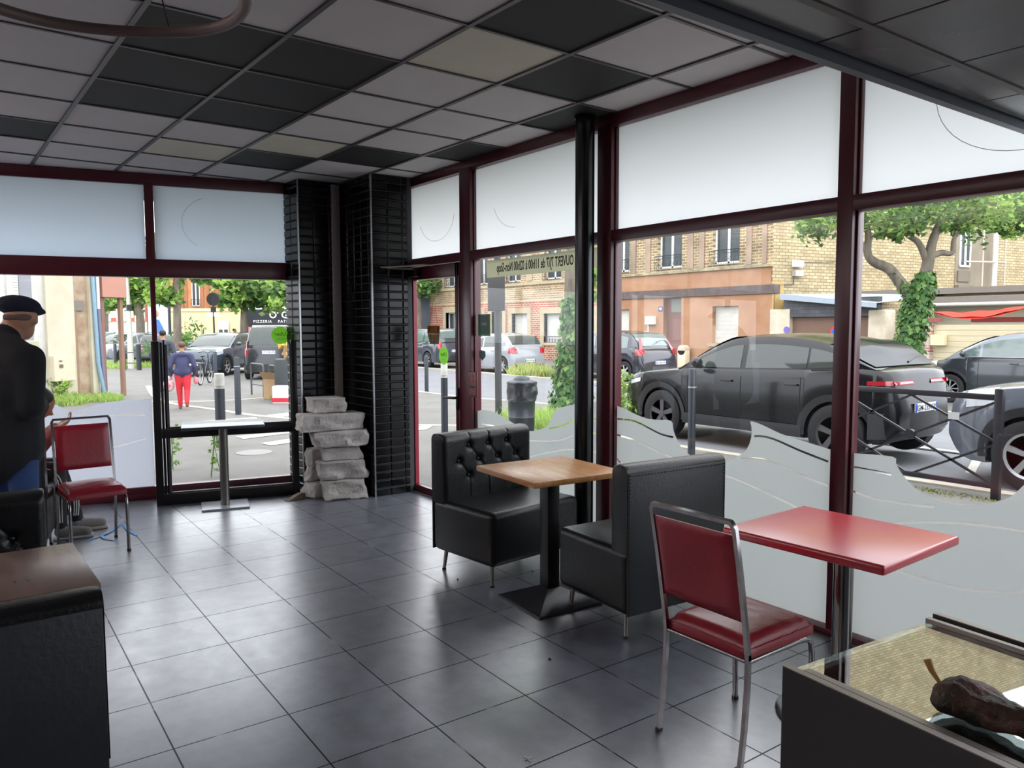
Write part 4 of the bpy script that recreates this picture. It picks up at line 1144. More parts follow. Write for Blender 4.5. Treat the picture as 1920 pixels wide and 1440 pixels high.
    # wheels
    for ai, a in enumerate(ax):
        for s_ in (-1, 1):
            w = thing('wheel', None, None, (X(a), s_*(W/2-.115), wr)); w.parent = t
            b = MB(); b.lathe([(wr*.66, -.1), (wr*.9, -.105), (wr, -.08), (wr, .08), (wr*.9, .105), (wr*.66, .1)], axis='Y', n=36, caps=False); b.build('tyre', M_tyre, w, smooth=40)
            b = MB(); o_ = s_*.075
            b.lathe([(0, o_*.6), (wr*.67, o_*.6)] if s_ > 0 else [(wr*.67, o_*.6), (0, o_*.6)], axis='Y', n=30, mi=1)
            b.lathe([(wr*.60, o_), (wr*.69, o_+s_*.02), (wr*.69, o_-s_*.03), (wr*.60, o_-s_*.03)], axis='Y', n=30, caps=False)
            ns = S.get('spokes', 5)
            for k in range(ns):
                aa = 2*pi*k/ns+.3; c_, d_ = cos(aa), sin(aa); ww = wr*S.get('spw', .11)
                q = [(c_*r1_-d_*e, d_*r1_+c_*e) for r1_, e in ((.03, -ww*.7), (wr*.62, -ww), (wr*.62, ww), (.03, ww*.7))]
                b.add([(q_[0], o_+dd, q_[1]) for dd in (0, -s_*.025) for q_ in q], [(0, 1, 2, 3), (7, 6, 5, 4), (0, 1, 5, 4), (1, 2, 6, 5), (2, 3, 7, 6), (3, 0, 4, 7)])
            b.cyl((0, o_-s_*.02, 0), (0, o_+s_*.008, 0), .045, 16)
            b.build('rim', [S.get('rim', M_alloy), M_tyre], w, smooth=30)
            if S.get('clad'):
                rows = []
                for k in range(25):
                    th = -.12+(pi+.24)*k/24
                    rows.append([(X(a)+rr*cos(th), s_*(side(a+min(ar+.1, max(-ar-.1, -rr*cos(th))), max(.25, wr+rr*sin(th)))+.012), wr+rr*sin(th)) for rr in (ar-.012, ar+.035, ar+.075)])
                b = MB(); b.grid(rows); orient(b.build('arch_cladding', M_plast, t, smooth=50, fix=False), (X(a), 0, .3))
    b = MB(); b.box(X(L-.35), X(.35), -W/2+.3, W/2-.3, clr-.01, wr+.35); b.build('underbody', M_plast, t)
    if S.get('clad'):
        for s_ in (-1, 1): bpatch('sill_cladding', M_plast, fo+ar+.02, fo+wb-ar-.02, clr+.02, clr+.17, s_, .014)
    # seams, handles, mirrors
    for s_ in (-1, 1):
        for dx in S.get('doors', []):
            zt = interp(belt, dx)-.04
            b = MB(); b.grid([[(X(dx+q), s_*(side(dx, z)+.003), z) for z in [clr+.12+(zt-clr-.12)*k/10 for k in range(11)]] for q in (0, .010)]); b.build('door_seam', M_tyre, t, fix=False)
        for hx in S.get('handles', []):
            z = S.get('hz', interp(belt, hx)-.14); y = side(hx, z); b = MB(); b.box(X(hx+.17), X(hx), s_*(y+.005) if s_ > 0 else -y-.035, s_*(y+.035) if s_ > 0 else -y-.005, z-.012, z+.014, .006); b.build('door_handle', S.get('hmat', body), t, smooth=40)
        mx_ = S.get('mirror', roof[0][0]+.45); zc = interp(belt, mx_)+.06; y = hw(mx_)-.03
        b = MB(); b.sphere((X(mx_), s_*(y+.11), zc+.02), .1, 14, 10, sc=(.6, .95, .75)); b.box(X(mx_)-.03, X(mx_)+.03, min(s_*y, s_*(y+.08)), max(s_*y, s_*(y+.08)), zc-.06, zc-.02, .01); b.build('mirror', S.get('mmat', body), t, smooth=60)
    # lamps
    for s_ in (-1, 1):
        hz0, hz1, hx1 = S.get('head', (.62, .76, .55))
        bpatch('headlamp', M_whl, .22, hx1, hz0, hz1, s_, .008, curve=.06)
        z0, z1, dx, wy = S.get('tail', (.75, 1.0, .25, .2)); z0r = S.get('tailr', z0)
        o = bpatch('tail_lamp', M_redl, L-dx, L-.02, z0, z1, s_, .010)
        rows = []
        for k in range(6):
            z = z0+(z1-z0)*k/5; rx = rear_x(z); yw = hw(rx)
            rows.append([(X(rx)-.012-.0, s_*(yw-.02-wy*q/4), z) for q in range(5)])
        b = MB(); b.grid(rows); orient(b.build('lamp_wrap', M_redl, o, smooth=60, fix=False), (0, 0, .6))
    # plates
    pz = S.get('pz', .72); rx = rear_x(pz)
    b = MB(); b.box(X(rx)-.03, X(rx)-.012, -.26, .26, pz-.055, pz+.055, .004); pl_ = b.build('number_plate', M_plate, t)
    b = MB(); b.box(X(rx)-.0315, X(rx)-.029, -.26, -.222, pz-.055, pz+.055); b.box(X(rx)-.0315, X(rx)-.029, .222, .26, pz-.055, pz+.055); b.build('blue_band', M_pblue, pl_)
    if S.get('plate'): text('lettering', S['plate'], .095, M_black, (X(rx)-.031, 0, pz), (pi/2, 0, -pi/2), pl_, ext=.0005, bold=.001, sx=.95)
    b = MB(); b.box(X(0)-.02, X(0)+.012, -.26, .26, .42, .53, .004); b.build('front_plate', M_plate, t)
    b = MB(); b.box(X(.1), X(-.004), -.45, .45, .54, .66, .02); b.box(X(.12), X(.0), -.5, .5, .3, .41, .02); b.build('grille', M_plast, t)
    if S.get('wiper'): 
        x = S['rw'][1]; wbt, wr_, zl, zr, h = csec(x-.08); b = MB(); b.tube([(X(x)-.03, 0, zr+.0), (X(x-.03)-.03, -.22, zr+.05), (X(x-.04)-.03, -.36, zr+.06)], [.014, .008, .006], 6); b.build('wiper', M_black, t, smooth=40)
    if S.get('bumper'):
        rows = []
        for k in range(5):
            z = clr+.08+(S['bumper']-clr-.08)*k/4; pr_ = []
            for q in range(-10, 11):
                aa = q/10*1.25; pr_.append((X(L)-.03+.35*(1-cos(aa))*1.1, (hw(L-.3)+.012)*sin(aa)/sin(1.25), z))
            rows.append(pr_)
        b = MB(); b.grid(rows); orient(b.build('rear_bumper', S.get('bmat', M_plast), t, smooth=60, fix=False), (0, 0, .4))
    if S.get('rails'):
        for s_ in (-1, 1):
            b = MB(); pts = []
            for i in range(9):
                x = S['wsc'][1]+.1+(S['rw'][0]-S['wsc'][1]-.2)*i/8; wbt, wr_, zl, zr, h = csec(x); pts.append((X(x), s_*(wr_-.03), zr+.03))
            b.tube(pts, .014, 8); b.build('roof_rail', M_plast, t, smooth=50)
    return t, rear_x, X

def paint(n, c, **k): return mat(n, c, .14, spec=.5, coat=.8, **k)
P_black = mat('glossy_black_paint', (15, 16, 19), .2, spec=.35, coat=.15)
suv = dict(L=4.27, rp=.36, W=1.85, wb=2.73, fo=.92, wr=.345, clr=.24, mat=P_black, clad=True,
    belt=[(0, .62), (.05, .78), (.15, .86), (.5, .94), (1.0, 1.0), (1.5, 1.04), (2.4, 1.06), (3.4, 1.10), (3.8, 1.13), (4.12, 1.10), (4.2, 1.02), (4.235, .88), (4.27, .62)],
    roof=[(1.22, 1.02), (1.55, 1.22), (1.95, 1.42), (2.25, 1.49), (2.8, 1.505), (3.3, 1.46), (3.6, 1.38), (3.83, 1.25), (4.06, 1.12)],
    win=[(1.45, 2.28), (2.36, 3.25), (3.28, 3.62)], wsc=(1.28, 2.1), rw=(3.45, 4.02), doors=[1.42, 2.32, 3.2], handles=[2.02, 3.0], hmat=M_plast,
    rim=M_alloyk, spokes=5, tail=(.94, .99, .27, .42), pz=.66, plate='GM-235-KY', wiper=True, bumper=.62, head=(.74, .80, .5), tumble=.42, hz=.9)
suv['rglass'] = mat('pale_rear_glass', (30, 34, 40), .12, spec=.1, ior=1.4)
c1, rx1, X1 = car('crossover_car', 'glossy black crossover parked at the kerb right behind the window', (-5.06+.62-2.135, 8.5+.81, -.1), pi, suv)
gx = dict(L=4.4, W=1.8, wb=2.65, fo=.85, wr=.35, clr=.22, mat=paint('grey_blue_paint', (96, 102, 112)), clad=True,
    belt=[(0, .66), (.05, .86), (.2, .95), (.7, 1.03), (1.3, 1.08), (2.2, 1.12), (3.8, 1.16), (4.3, 1.1), (4.4, .6)],
    roof=[(1.2, 1.08), (1.7, 1.4), (2.1, 1.58), (2.6, 1.62), (3.4, 1.6), (3.9, 1.45), (4.3, 1.12)], win=[(1.5, 2.2), (2.3, 3.2), (3.25, 3.8)], wsc=(1.25, 2.0), rw=(3.85, 4.25),
    doors=[1.4, 2.25, 3.1], handles=[2.0, 2.9], spokes=5, spw=.09, head=(.78, .95, .55))
car('crossover_car', 'grey crossover with alloy wheels cut off by the right edge', (-3.02-.85+2.2+.0, 8.52+.8, -.1), pi, gx)
mpv = dict(L=4.3, W=1.8, wb=2.73, fo=.88, wr=.33, clr=.2, mat=paint('dark_grey_paint', (46, 49, 56)),
    belt=[(0, .62), (.06, .78), (.3, .92), (.8, 1.02), (1.2, 1.08), (2.2, 1.1), (3.8, 1.14), (4.2, 1.08), (4.3, .6)],
    roof=[(.75, 1.02), (1.1, 1.24), (1.6, 1.5), (2.1, 1.62), (2.8, 1.65), (3.6, 1.62), (4.0, 1.5), (4.2, 1.15)], win=[(1.15, 1.5), (1.56, 2.4), (2.5, 3.3), (3.4, 3.9)], wsc=(.85, 1.75), rw=(4.0, 4.18),
    glass=M_cglass_l, doors=[1.5, 2.45], handles=[2.15, 3.1], spokes=9, spw=.05, head=(.74, .92, .6), cabin_mat=paint('pearl_grey_roof', (150, 156, 166)))
car('family_car', 'dark grey family car on the far side of the street at the right edge', (-8.5-.88+2.15, 18.9+.9, -.3), pi, mpv)
sce = dict(L=4.34, W=1.84, wb=2.7, fo=.87, wr=.33, clr=.2, mat=paint('navy_black_paint', (34, 36, 46)),
    belt=[(0, .62), (.06, .78), (.3, .88), (1.0, 1.0), (2.0, 1.03), (3.4, 1.07), (3.95, 1.09), (4.15, 1.03), (4.26, .88), (4.34, .6)],
    roof=[(1.0, 1.0), (1.5, 1.35), (2.0, 1.57), (2.6, 1.64), (3.3, 1.61), (3.75, 1.52), (3.98, 1.3), (4.13, 1.06)], win=[(1.4, 2.1), (2.2, 3.1), (3.18, 3.68)], wsc=(1.05, 1.9), rw=(3.74, 4.08),
    glass=M_cglass_l, doors=[1.5, 2.15, 3.12], handles=[1.9, 2.85], hmat=M_alloy, spokes=6, spw=.09, tail=(.86, 1.06, .3, .13), pz=.62, plate='EK-402-BP', wiper=True, bumper=.5, bmat=mat('grey_bumper', (66, 70, 78), .45))
c_, rx_, X_ = car('family_car', 'navy people carrier with tall red tail lamps parked in front of the terracotta house', (-18.1+.77-2.17, 17.75+.92, -.3), pi, sce)
b = MB()
for s_ in (-1, 1):
    for (y0, z0, y1, z1, w_) in ((.83, 1.02, .66, 1.42, .06),):
        b.add([(X_(4.22)+.02, s_*y0, z0-.05), (X_(4.22)-.0, s_*(y0-.16), z0-.05), (X_(3.98)-.03, s_*(y1-.08), z1), (X_(4.0)+.02, s_*y1, z1)], [(0, 1, 2, 3)])
b.build('tail_lamp', M_redl, c_, fix=False)
san = dict(L=4.06, W=1.73, wb=2.59, fo=.8, wr=.31, clr=.2, mat=paint('silver_paint', (146, 150, 156)),
    belt=[(0, .6), (.06, .75), (.3, .85), (1.0, .95), (2.0, .97), (3.2, 1.02), (3.75, 1.05), (3.92, .98), (4.0, .82), (4.06, .55)],
    roof=[(1.0, .95), (1.5, 1.28), (1.9, 1.46), (2.4, 1.53), (3.0, 1.51), (3.5, 1.43), (3.75, 1.22), (3.9, 1.02)], win=[(1.35, 2.0), (2.1, 2.85), (2.9, 3.25)], wsc=(1.05, 1.8), rw=(3.5, 3.84),
    doors=[1.4, 2.05, 2.85], handles=[1.82, 2.65], spokes=7, tail=(.78, 1.0, .28, .2), pz=.5, plate='DA-541-RK', wiper=True)
c_, rx_, X_ = car('hatchback_car', 'silver hatchback parked across the street left of the sign post', (-24.05+.67-2.03, 17.1+.87, -.3), pi, san)
pk = dict(L=4.7, W=1.85, wb=2.85, fo=.85, wr=.34, clr=.24, mat=paint('slate_grey_paint', (62, 66, 74)),
    belt=[(0, .65), (.06, .85), (.3, .95), (1.0, 1.05), (2.4, 1.1), (3.8, 1.14), (4.4, 1.14), (4.6, 1.05), (4.7, .6)],
    roof=[(1.1, 1.05), (1.6, 1.4), (2.0, 1.62), (2.6, 1.7), (3.6, 1.7), (4.3, 1.66), (4.5, 1.4), (4.6, 1.12)], win=[(1.5, 2.3), (2.4, 3.3), (3.4, 4.2)], wsc=(1.15, 1.9), rw=(4.33, 4.55),
    glass=M_cglass_l, doors=[1.5, 2.35, 3.3], handles=[2.05, 3.0], spokes=6, tail=(.85, 1.15, .18, .1), pz=.75, plate='CJ-770-LD', bumper=.55)
car('station_wagon', 'slate grey station wagon across the street seen through the door glass', (-29.4+1.0-2.35, 16.9+.92, -.3), pi, pk)
kan = dict(L=4.1, W=1.82, wb=2.65, fo=.85, wr=.31, clr=.2, mat=paint('black_van_paint', (40, 42, 44)),
    belt=[(0, .65), (.06, .85), (.35, .98), (.8, 1.06), (2.0, 1.08), (3.9, 1.1), (4.02, 1.05), (4.1, .6)],
    roof=[(.7, 1.04), (1.1, 1.38), (1.5, 1.66), (1.9, 1.78), (2.6, 1.82), (3.7, 1.8), (3.92, 1.7), (4.03, 1.12)], win=[(1.0, 1.75), (1.85, 2.85), (2.95, 3.65)], wsc=(.75, 1.55), rw=(3.88, 4.02),
    doors=[1.1, 1.8, 2.9], handles=[1.55, 2.0], spokes=6, tail=(.8, 1.35, .14, .08), pz=.95, plate='EY-318-VN', bumper=.5)
p = onground(478, 712)
car('van_car', 'black high-roofed van parked behind the bike racks', (-28.0, 9.9, -.3), radians(150), kan)
toy = dict(gx, mat=paint('teal_blue_paint', (58, 72, 86)), rim=M_alloy, roof=[(1.2, 1.06), (1.7, 1.38), (2.1, 1.54), (2.6, 1.58), (3.4, 1.56), (3.9, 1.42), (4.3, 1.12)])
car('crossover_car', 'blue-grey crossover facing the shop, left of the black van', (-31.2, 8.7, -.3), radians(-42), toy)
car('hatchback_car', 'silver car far left behind the bushes, front towards the camera', (-45, 7.6, -.3), radians(-50), san)
car('hatchback_car', 'small dark car far away beyond the lamp post', (-41.0, 8.9, -.3), radians(150), dict(san, mat=paint('dark_small_car', (38, 38, 46)), plate=None, rails=True))
car('hatchback_car', 'pale blue car far left partly hidden by the brown post', (-52, 8.2, -.3), radians(20), dict(san, mat=paint('pale_blue_car', (170, 186, 200)), plate=None))
# ---------------------------------------------------------------- houses across the street (facade plane y = 24)
YF = 24.0
def wallsheet(name, x0, x1, z0, z1, holes, m, par, y=YF, th=.3):
    """front wall with real openings; holes = (x0,x1,z0,z1)"""
    o = filled(name, [(x0, z0), (x1, z0), (x1, z1), (x0, z1)], [[(a, c), (a, d), (b_, d), (b_, c)] for a, b_, c, d in holes], th, m, par)
    o.rotation_euler = (pi/2, 0, 0); o.location = (0, y+th/2, 0)
    return o
M_shut = mat('white_shutter', (206, 204, 196), .6)
def shutter(par, x0, x1, z0, z1, y, m=None, step=.05, nm='shutter'):
    b = MB(); z = z0
    while z < z1-.005:
        zz = min(z+step, z1); b.add([(x0, y, z), (x1, y, z), (x1, y-.012, zz-.008), (x0, y-.012, zz-.008), (x1, y, zz), (x0, y, zz)], [(0, 1, 2, 3), (3, 2, 4, 5)]); z = zz
    return b.build(nm, m or M_shut, par, fix=False)
M_wf = mat('white_window_frame', (236, 236, 236), .5)
M_wg = mat('dark_window_pane', (66, 72, 72), .12, spec=.3)
M_iron = mat('wrought_iron', (40, 40, 46), .5)
def window(par, x0, x1, z0, z1, y):
    b = MB(); w = .06; xm = (x0+x1)/2
    for a, c in ((x0, x0+w), (xm-.05, xm+.05), (x1-w, x1)): b.box(a, c, y-.03, y+.03, z0, z1)
    for a, c in ((z0, z0+.08), (z1-w, z1)): b.box(x0, x1, y-.03, y+.03, a, c)
    f_ = b.build('window_frame', M_wf, par)
    b = MB(); b.box(x0, x1, y+.01, y+.02, z0, z1); b.build('pane', M_wg, f_)
def balcony(par, x0, x1, z0, z1, y):
    b = MB(); b.tube([(x0, y, z0+.03), (x1, y, z0+.03)], .014, 5); b.tube([(x0, y, z1), (x1, y, z1)], .018, 5); b.tube([(x0, y, z1-.12), (x1, y, z1-.12)], .010, 5)
    n = max(3, int((x1-x0)/.2))
    for i in range(n+1): 
        x = x0+(x1-x0)*i/n; b.tube([(x, y, z0), (x, y, z1)], .010, 4)
        if i < n:
            c_ = (x+(x1-x0)/n/2, y, (z0+z1)/2-.03); r_ = min((x1-x0)/n/2-.015, .09)
            b.tube([(c_[0]+r_*cos(a*pi/6), y, c_[2]+r_*sin(a*pi/6)) for a in range(12)], .008, 4, closed=True)
            b.tube([(c_[0]-r_*.4+.02*a, y, c_[2]-.16-.03*sin(a)) for a in range(4)], .008, 4)
    return b.build('balcony_rail', M_iron, par)

# terracotta house
def stained(name, c, c2, drip):
    m = mat(name, c, .9, col2=c2, scale=1.1, bump=.2, bscale=20); n, l = m.node_tree.nodes, m.node_tree.links
    return m
M_ter = stained('terracotta_render', (150, 108, 80), (170, 132, 102), None)
M_brick1 = brickmat('yellow_brick_old', (150, 130, 92), (122, 98, 72), (180, 168, 140), .30, .11, .018, axis='XY')
M_brick1b = brickmat('red_quoin_brick', (132, 84, 68), (146, 98, 78), (150, 130, 112), .24, .085, .010, axis='XY')
h = thing('terraced_house', 'terracotta-rendered house with a brick upper floor across the street', 'house', (0, 0, 0))
X0, X1_ = -25.75, -16.95
wallsheet('lower_wall', X0, X1_, -.4, 2.68, [(-25.2, -24.15, .85, 2.22), (-22.16, -21.2, -.3, 2.66), (-19.62, -18.4, .83, 2.25)], M_ter, h)
b = MB(); b.box(X0, X1_+.12, YF-.06, YF+.3, 2.66, 2.98); b.build('dark_beam', mat('dark_weathered_beam', (84, 74, 72), .8, col2=(104, 92, 88), scale=3), h)
b = MB(); b.box(X0, X1_-.05, YF-.02, YF+.3, 2.98, 3.62); b.build('sign_band', M_ter, h)
b = MB(); b.box(X0, X1_, YF-.1, YF+.3, 3.62, 3.72); b.build('stone_ledge', mat('mossy_ledge', (170, 160, 130), .9, col2=(120, 110, 84), scale=3), h)
ups = [(-25.2, -24.15, 3.86, 6.0), (-22.5, -21.2, 3.86, 6.0), (-19.65, -18.4, 3.86, 6.0)]
wallsheet('upper_wall', X0, X1_, 3.72, 11.5, ups, M_brick1, h)
for q, (a, c) in enumerate(((-25.5, -25.3), (-24.05, -23.75), (-23.2, -22.9), (-20.9, -20.6), (-20.3, -20.05), (-18.1, -17.85), (-17.4, -17.2))):
    b = MB(); b.box(a, c, YF-.03, YF, 3.75, 11.3); b.build('quoin', M_brick1b, h)
for a in ups:
    window(h, a[0], a[1], a[2], a[3], YF+.2); balcony(h, a[0]-.06, a[1]+.06, 3.76, 4.36, YF-.12)
shutter(h, -25.2, -24.15, .85, 2.22, YF+.2); shutter(h, -19.62, -18.4, .83, 2.25, YF+.2)
b = MB(); b.box(-19.75, -18.3, YF-.12, YF+.1, .70, .82); b.build('window_sill', mat('sill_stone', (160, 140, 110), .9), h)
dd = MB(); dd.box(-22.16, -21.2, YF+.22, YF+.27, -.2, 2.66); do = dd.build('front_door', mat('brown_door', (112, 74, 64), .6), h)
b = MB(); b.box(-21.9, -21.25, YF+.2, YF+.225, 2.05, 2.6); b.build('fanlight', mat('fanlight_glass', (110, 112, 100), .2), do)
b = MB(); b.box(-21.8, -21.35, YF+.205, YF+.222, .9, 1.75, .01); b.box(-21.8, -21.35, YF+.205, YF+.222, .1, .75, .01); b.build('door_panel', mat('brown_door_panel', (124, 84, 72), .6), do)
b = MB(); b.box(-22.42, -22.2, YF-.02, YF, 2.1, 2.3); np_ = b.build('house_number', mat('blue_enamel', (58, 74, 120), .3), h)
text('lettering', '48', .17, M_white, (-22.31, YF-.022, 2.2), (pi/2, 0, 0), np_, ext=.001)
b = MB(); b.box(-23.06, -22.55, YF-.16, YF, 1.56, 1.9, .01); b.box(-23.0, -22.95, YF-.05, YF, .9, 1.56); b.build('meter_box', mat('cream_plastic', (224, 220, 204), .5), h)
t = thing('gas_post', 'cream rounded utility post on the pavement in front of the terracotta house', 'utility post', (-20.78, 23.7, -.18))
b = MB(); b.box(-.2, .2, -.14, .14, 0, .72, .02); b.build('cabinet', mat('cream_cabinet', (222, 208, 176), .6), t, smooth=30)
b = MB(); b.cyl((-.0, -.14, .72), (0, .14, .72), .2, 24); b.build('rounded_top', mat('grey_cap', (190, 180, 160), .7), t, smooth=40)

for a in ups:
    window(h, a[0], a[1], 7.6, 9.5, YF-.03)
b = MB(); b.box(X0, X1_, YF-.25, YF+3, 11.5, 11.8); b.build('eaves', M_ter, h)
# red and yellow brick house further left
M_red_b = brickmat('red_brick', (146, 72, 54), (162, 86, 64), (190, 174, 152), .28, .105, .018, axis='XY')
M_yel_b = brickmat('yellow_brick', (160, 138, 104), (136, 106, 82), (190, 176, 148), .28, .105, .018, axis='XY')
M_cream = mat('cream_stone', (176, 164, 136), .85, col2=(164, 150, 122), scale=3)
h = thing('terraced_house', 'red and yellow brick house with cream window surrounds across the street', 'house', (0, 0, 0))
A0, A1 = -41.3, -25.75
gw = [(-39.4, -37.9, .3, 2.3), (-36.6, -35.6, .3, 2.2), (-34.6, -33.6, .0, 2.3), (-32.75, -31.4, .68, 2.15), (-30.05, -28.75, .68, 2.12), (-27.6, -26.4, .68, 2.12)]
wallsheet('lower_wall', A0, A1, -.4, 2.78, gw, M_red_b, h)
wallsheet('middle_wall', A0, A1, 2.78, 3.6, [], M_yel_b, h)
b = MB(); b.box(A0, A1, YF-.08, YF+.3, 3.58, 3.72); b.box(A0, A1, YF-.02, YF+.3, 2.74, 2.82); b.build('string_course', M_cream, h)
uw = [(-39.35, -38.05, 3.8, 6), (-36.2, -35.0, 3.8, 6), (-33.3, -32.0, 3.8, 6), (-30.05, -28.75, 3.8, 6), (-27.6, -26.4, 3.8, 6)]
wallsheet('upper_wall', A0, A1, 3.72, 11.0, uw, M_yel_b, h)
for a, c in ((-41.3, -40.7), (-37.6, -37.0), (-34.5, -34.0), (-31.5, -31.0), (-28.4, -27.9)):
    b = MB(); b.box(a, c, YF-.04, YF, 3.8, 10.8); b.build('pilaster', M_cream, h)
for (a, c, z0, z1) in gw:
    b = MB(); b.box(a-.30, a, YF-.05, YF+.3, max(z0, 0)-.3, z1); b.box(c, c+.30, YF-.05, YF+.3, max(z0, 0)-.3, z1); b.box(a-.30, c+.30, YF-.055, YF+.3, z1, z1+.3); b.box(a-.30, c+.30, YF-.08, YF+.3, z0-.12, z0); 
    b.build('window_surround', M_cream, h)
    if z0 > .5: shutter(h, a, c, z0, z1, YF+.2); 
    else: window(h, a, c, z0, z1, YF+.22)
for (a, c, z0, z1) in uw: window(h, a, c, z0, z1, YF+.2); balcony(h, a-.03, c+.03, 3.74, 4.3, YF-.1)
balcony(h, -30.05, -28.75, .62, .98, YF-.02)
h = thing('grey_house', 'blue-grey painted building at the far left end of the street', 'house', (0, 0, 0))
wallsheet('wall', -48, -41.3, -.4, 3.4, [(-42.7, -41.9, 1.2, 2.7)], mat('blue_grey_paint', (92, 102, 114), .7), h, y=23.2, th=3.5)
b = MB(); b.box(-48, -41.2, 23.1, 27, 3.4, 3.55); b.build('coping', mat('coping_grey', (110, 118, 128), .7), h)
b = MB(); b.box(-42.7, -41.9, 23.6, 23.65, 1.2, 2.7); b.build('window', M_wg, h)
b = MB(); b.box(-42.2, -41.95, 22.9, 23.1, 3.3, 3.9, .03); b.build('wall_lamp', M_wf, h)

# brick gable wall running back from the corner of the terracotta house
M_gab = brickmat('pale_gable_brick', (184, 170, 134), (162, 144, 108), (130, 114, 86), .30, .115, .016, var=.16, axis='XZ')
h = thing('brick_gable', 'large gable wall of pale yellow brick behind the garage and yard', 'house', (-16.95, 24.0, 0), radians(80))
b = MB(); b.box(0, 26, 0, .4, -.4, 17); b.build('wall', M_gab, h)
b = MB(); b.box(0.0, .5, -.05, .0, 1.0, 3.1); b.build('plaster_patch', mat('yellow_plaster', (196, 168, 104), .9, col2=(168, 140, 92), scale=4), h)
b = MB(); b.box(10.1, 12.9, -.03, .02, 2.75, 5.8); b.build('rendered_bay', mat('grey_render', (140, 130, 112), .9, var=.1, scale=2), h)
window(h, 10.3, 11.0, 3.9, 5.6, -.06)
b = MB(); b.box(10.1, 11.1, -.2, 0, 3.0, 3.15); b.box(10.2, 11.0, -.1, 0, 3.3, 3.75); b.build('window_sill', mat('sill_grey', (120, 110, 96), .8), h)
b = MB(); b.tube([(11.3, -.4, 2.7), (11.3, -.4, 6)], .035, 6); b.tube([(12.8, -.4, 2.7), (12.8, -.4, 6)], .03, 6); b.tube([(10.2, -.4, 4.1), (12.9, -.4, 4.15)], .035, 6); b.build('scaffold_tube', mat('pale_tube', (190, 176, 160), .5), h)
b = MB(); b.tube([(12.2, -.35, 2.7), (12.2, -.35, 6.5)], .1, 10); b.build('white_pipe', M_wf, h, smooth=40)
b = MB(); b.box(9.8, 14.6, -.6, 0, 2.55, 2.85, .06); b.build('rough_ledge', mat('rough_concrete', (176, 160, 128), .9, var=.2, scale=6), h)
t = thing('meter_boxes', 'two white electrical boxes one above the other on the brick gable wall', 'electrical box', (-16.95, 24.0, 0), radians(80))
b = MB(); b.box(.92, 1.32, -.2, 0, 3.62, 3.85, .01); b.build('upper_box', M_wf, t)
b = MB(); b.box(.92, 1.32, -.2, 0, 3.28, 3.5, .01); b.build('lower_box', mat('grey_box', (170, 166, 156), .5), t)
b = MB(); b.tube([(1.0, -.04, 3.3), (1.0, -.04, 3.0), (.05, -.04, 2.95), (.05, -.04, 1.2)], .02, 6); b.tube([(1.3, -.04, 3.8), (4.5, -.04, 3.95)], .012, 5); b.build('cable', mat('grey_cable', (96, 90, 84), .6), t)

# garage and yard
h = thing('garage', 'low garage with a brown roller shutter and a slate-hung fascia', 'garage', (0, 0, 0))
M_wht = mat('white_masonry', (206, 196, 176), .85, col2=(176, 164, 142), scale=2.5)
b = MB(); b.box(-16.95, -16.15, YF-.1, YF+.3, -.4, 2.08); b.box(-13.3, -12.7, YF-.1, YF+.5, -.4, 2.0, .05); b.build('pier', M_wht, h)
shutter(h, -16.15, -13.3, -.2, 1.82, YF+.1, mat('brown_roller_shutter', (118, 92, 78), .6), .09, 'roller_shutter')
b = MB(); b.box(-16.4, -13.0, YF-.08, YF+.2, 1.8, 2.42); b.build('slate_fascia', brickmat('slate_hanging', (84, 84, 88), (70, 72, 76), (50, 50, 54), .4, .12, .006), h)
b = MB(); b.add([(-16.5, YF-.2, 2.42), (-12.8, YF-.5, 2.05), (-12.8, YF-.5, 2.2), (-16.5, YF-.2, 2.62), (-16.5, YF+5, 2.75), (-12.8, YF+5, 2.6)], [(0, 1, 2, 3), (3, 2, 5, 4)]); b.build('roof_edge', mat('zinc_edge', (150, 160, 170), .5), h, fix=False)
b = MB(); b.cyl((-16.25, YF-.12, 1.35), (-16.25, YF-.1, 1.35), .12, 20); b.build('round_sticker', mat('violet_sticker', (110, 96, 170), .5), h)
t = thing('no_parking_sign', 'round blue and red no-parking sign on the roller shutter', 'sign', (-14.45, YF+.04, 1.28))
b = MB(); b.cyl((0, 0, 0), (0, .02, 0), .24, 28); b.build('disc', mat('sign_red', (196, 44, 48), .4), t)
b = MB(); b.cyl((0, -.006, 0), (0, .0, 0), .19, 28); b.build('blue_field', mat('sign_blue', (36, 90, 190), .4), t)
b = MB(); b.M = Matrix.Rotation(radians(40), 4, 'Y'); b.box(-.19, .19, -.01, -.004, -.02, .02); b.build('slash', mat('sign_red', (196, 44, 48), .4), t)
b = MB(); b.box(-.2, .2, -.014, -.006, -.2, -.06); b.build('white_tab', M_wf, t)
h = thing('yard_annex', 'low cream annex with a flat roof beside the garage', 'annex', (0, 0, 0))
b = MB(); b.box(-12.7, -4, YF+3, YF+3.3, -.4, 2.2); b.build('wall', mat('cream_render', (204, 196, 174), .85, var=.06, scale=2), h)
b = MB(); b.box(-12.9, -3.5, YF+2.3, YF+4, 2.2, 2.42); b.box(-16.2, -3.5, YF+3.2, YF+6, 2.55, 2.75); b.build('flat_roof', mat('roof_felt', (120, 112, 104), .8), h)
b = MB(); b.cyl((-12.9, YF+2.2, 2.16), (-3.5, YF+2.2, 2.18), .06, 12); b.build('gutter', mat('pale_gutter', (190, 190, 184), .5), h, smooth=40)
b = MB(); b.box(-11.5, -9.5, YF+2.97, YF+3, 1.6, 1.75); b.box(-7.5, -5.5, YF+2.9, YF+3, .2, 1.7); b.build('red_trim', mat('dull_red', (150, 60, 52), .7), h)
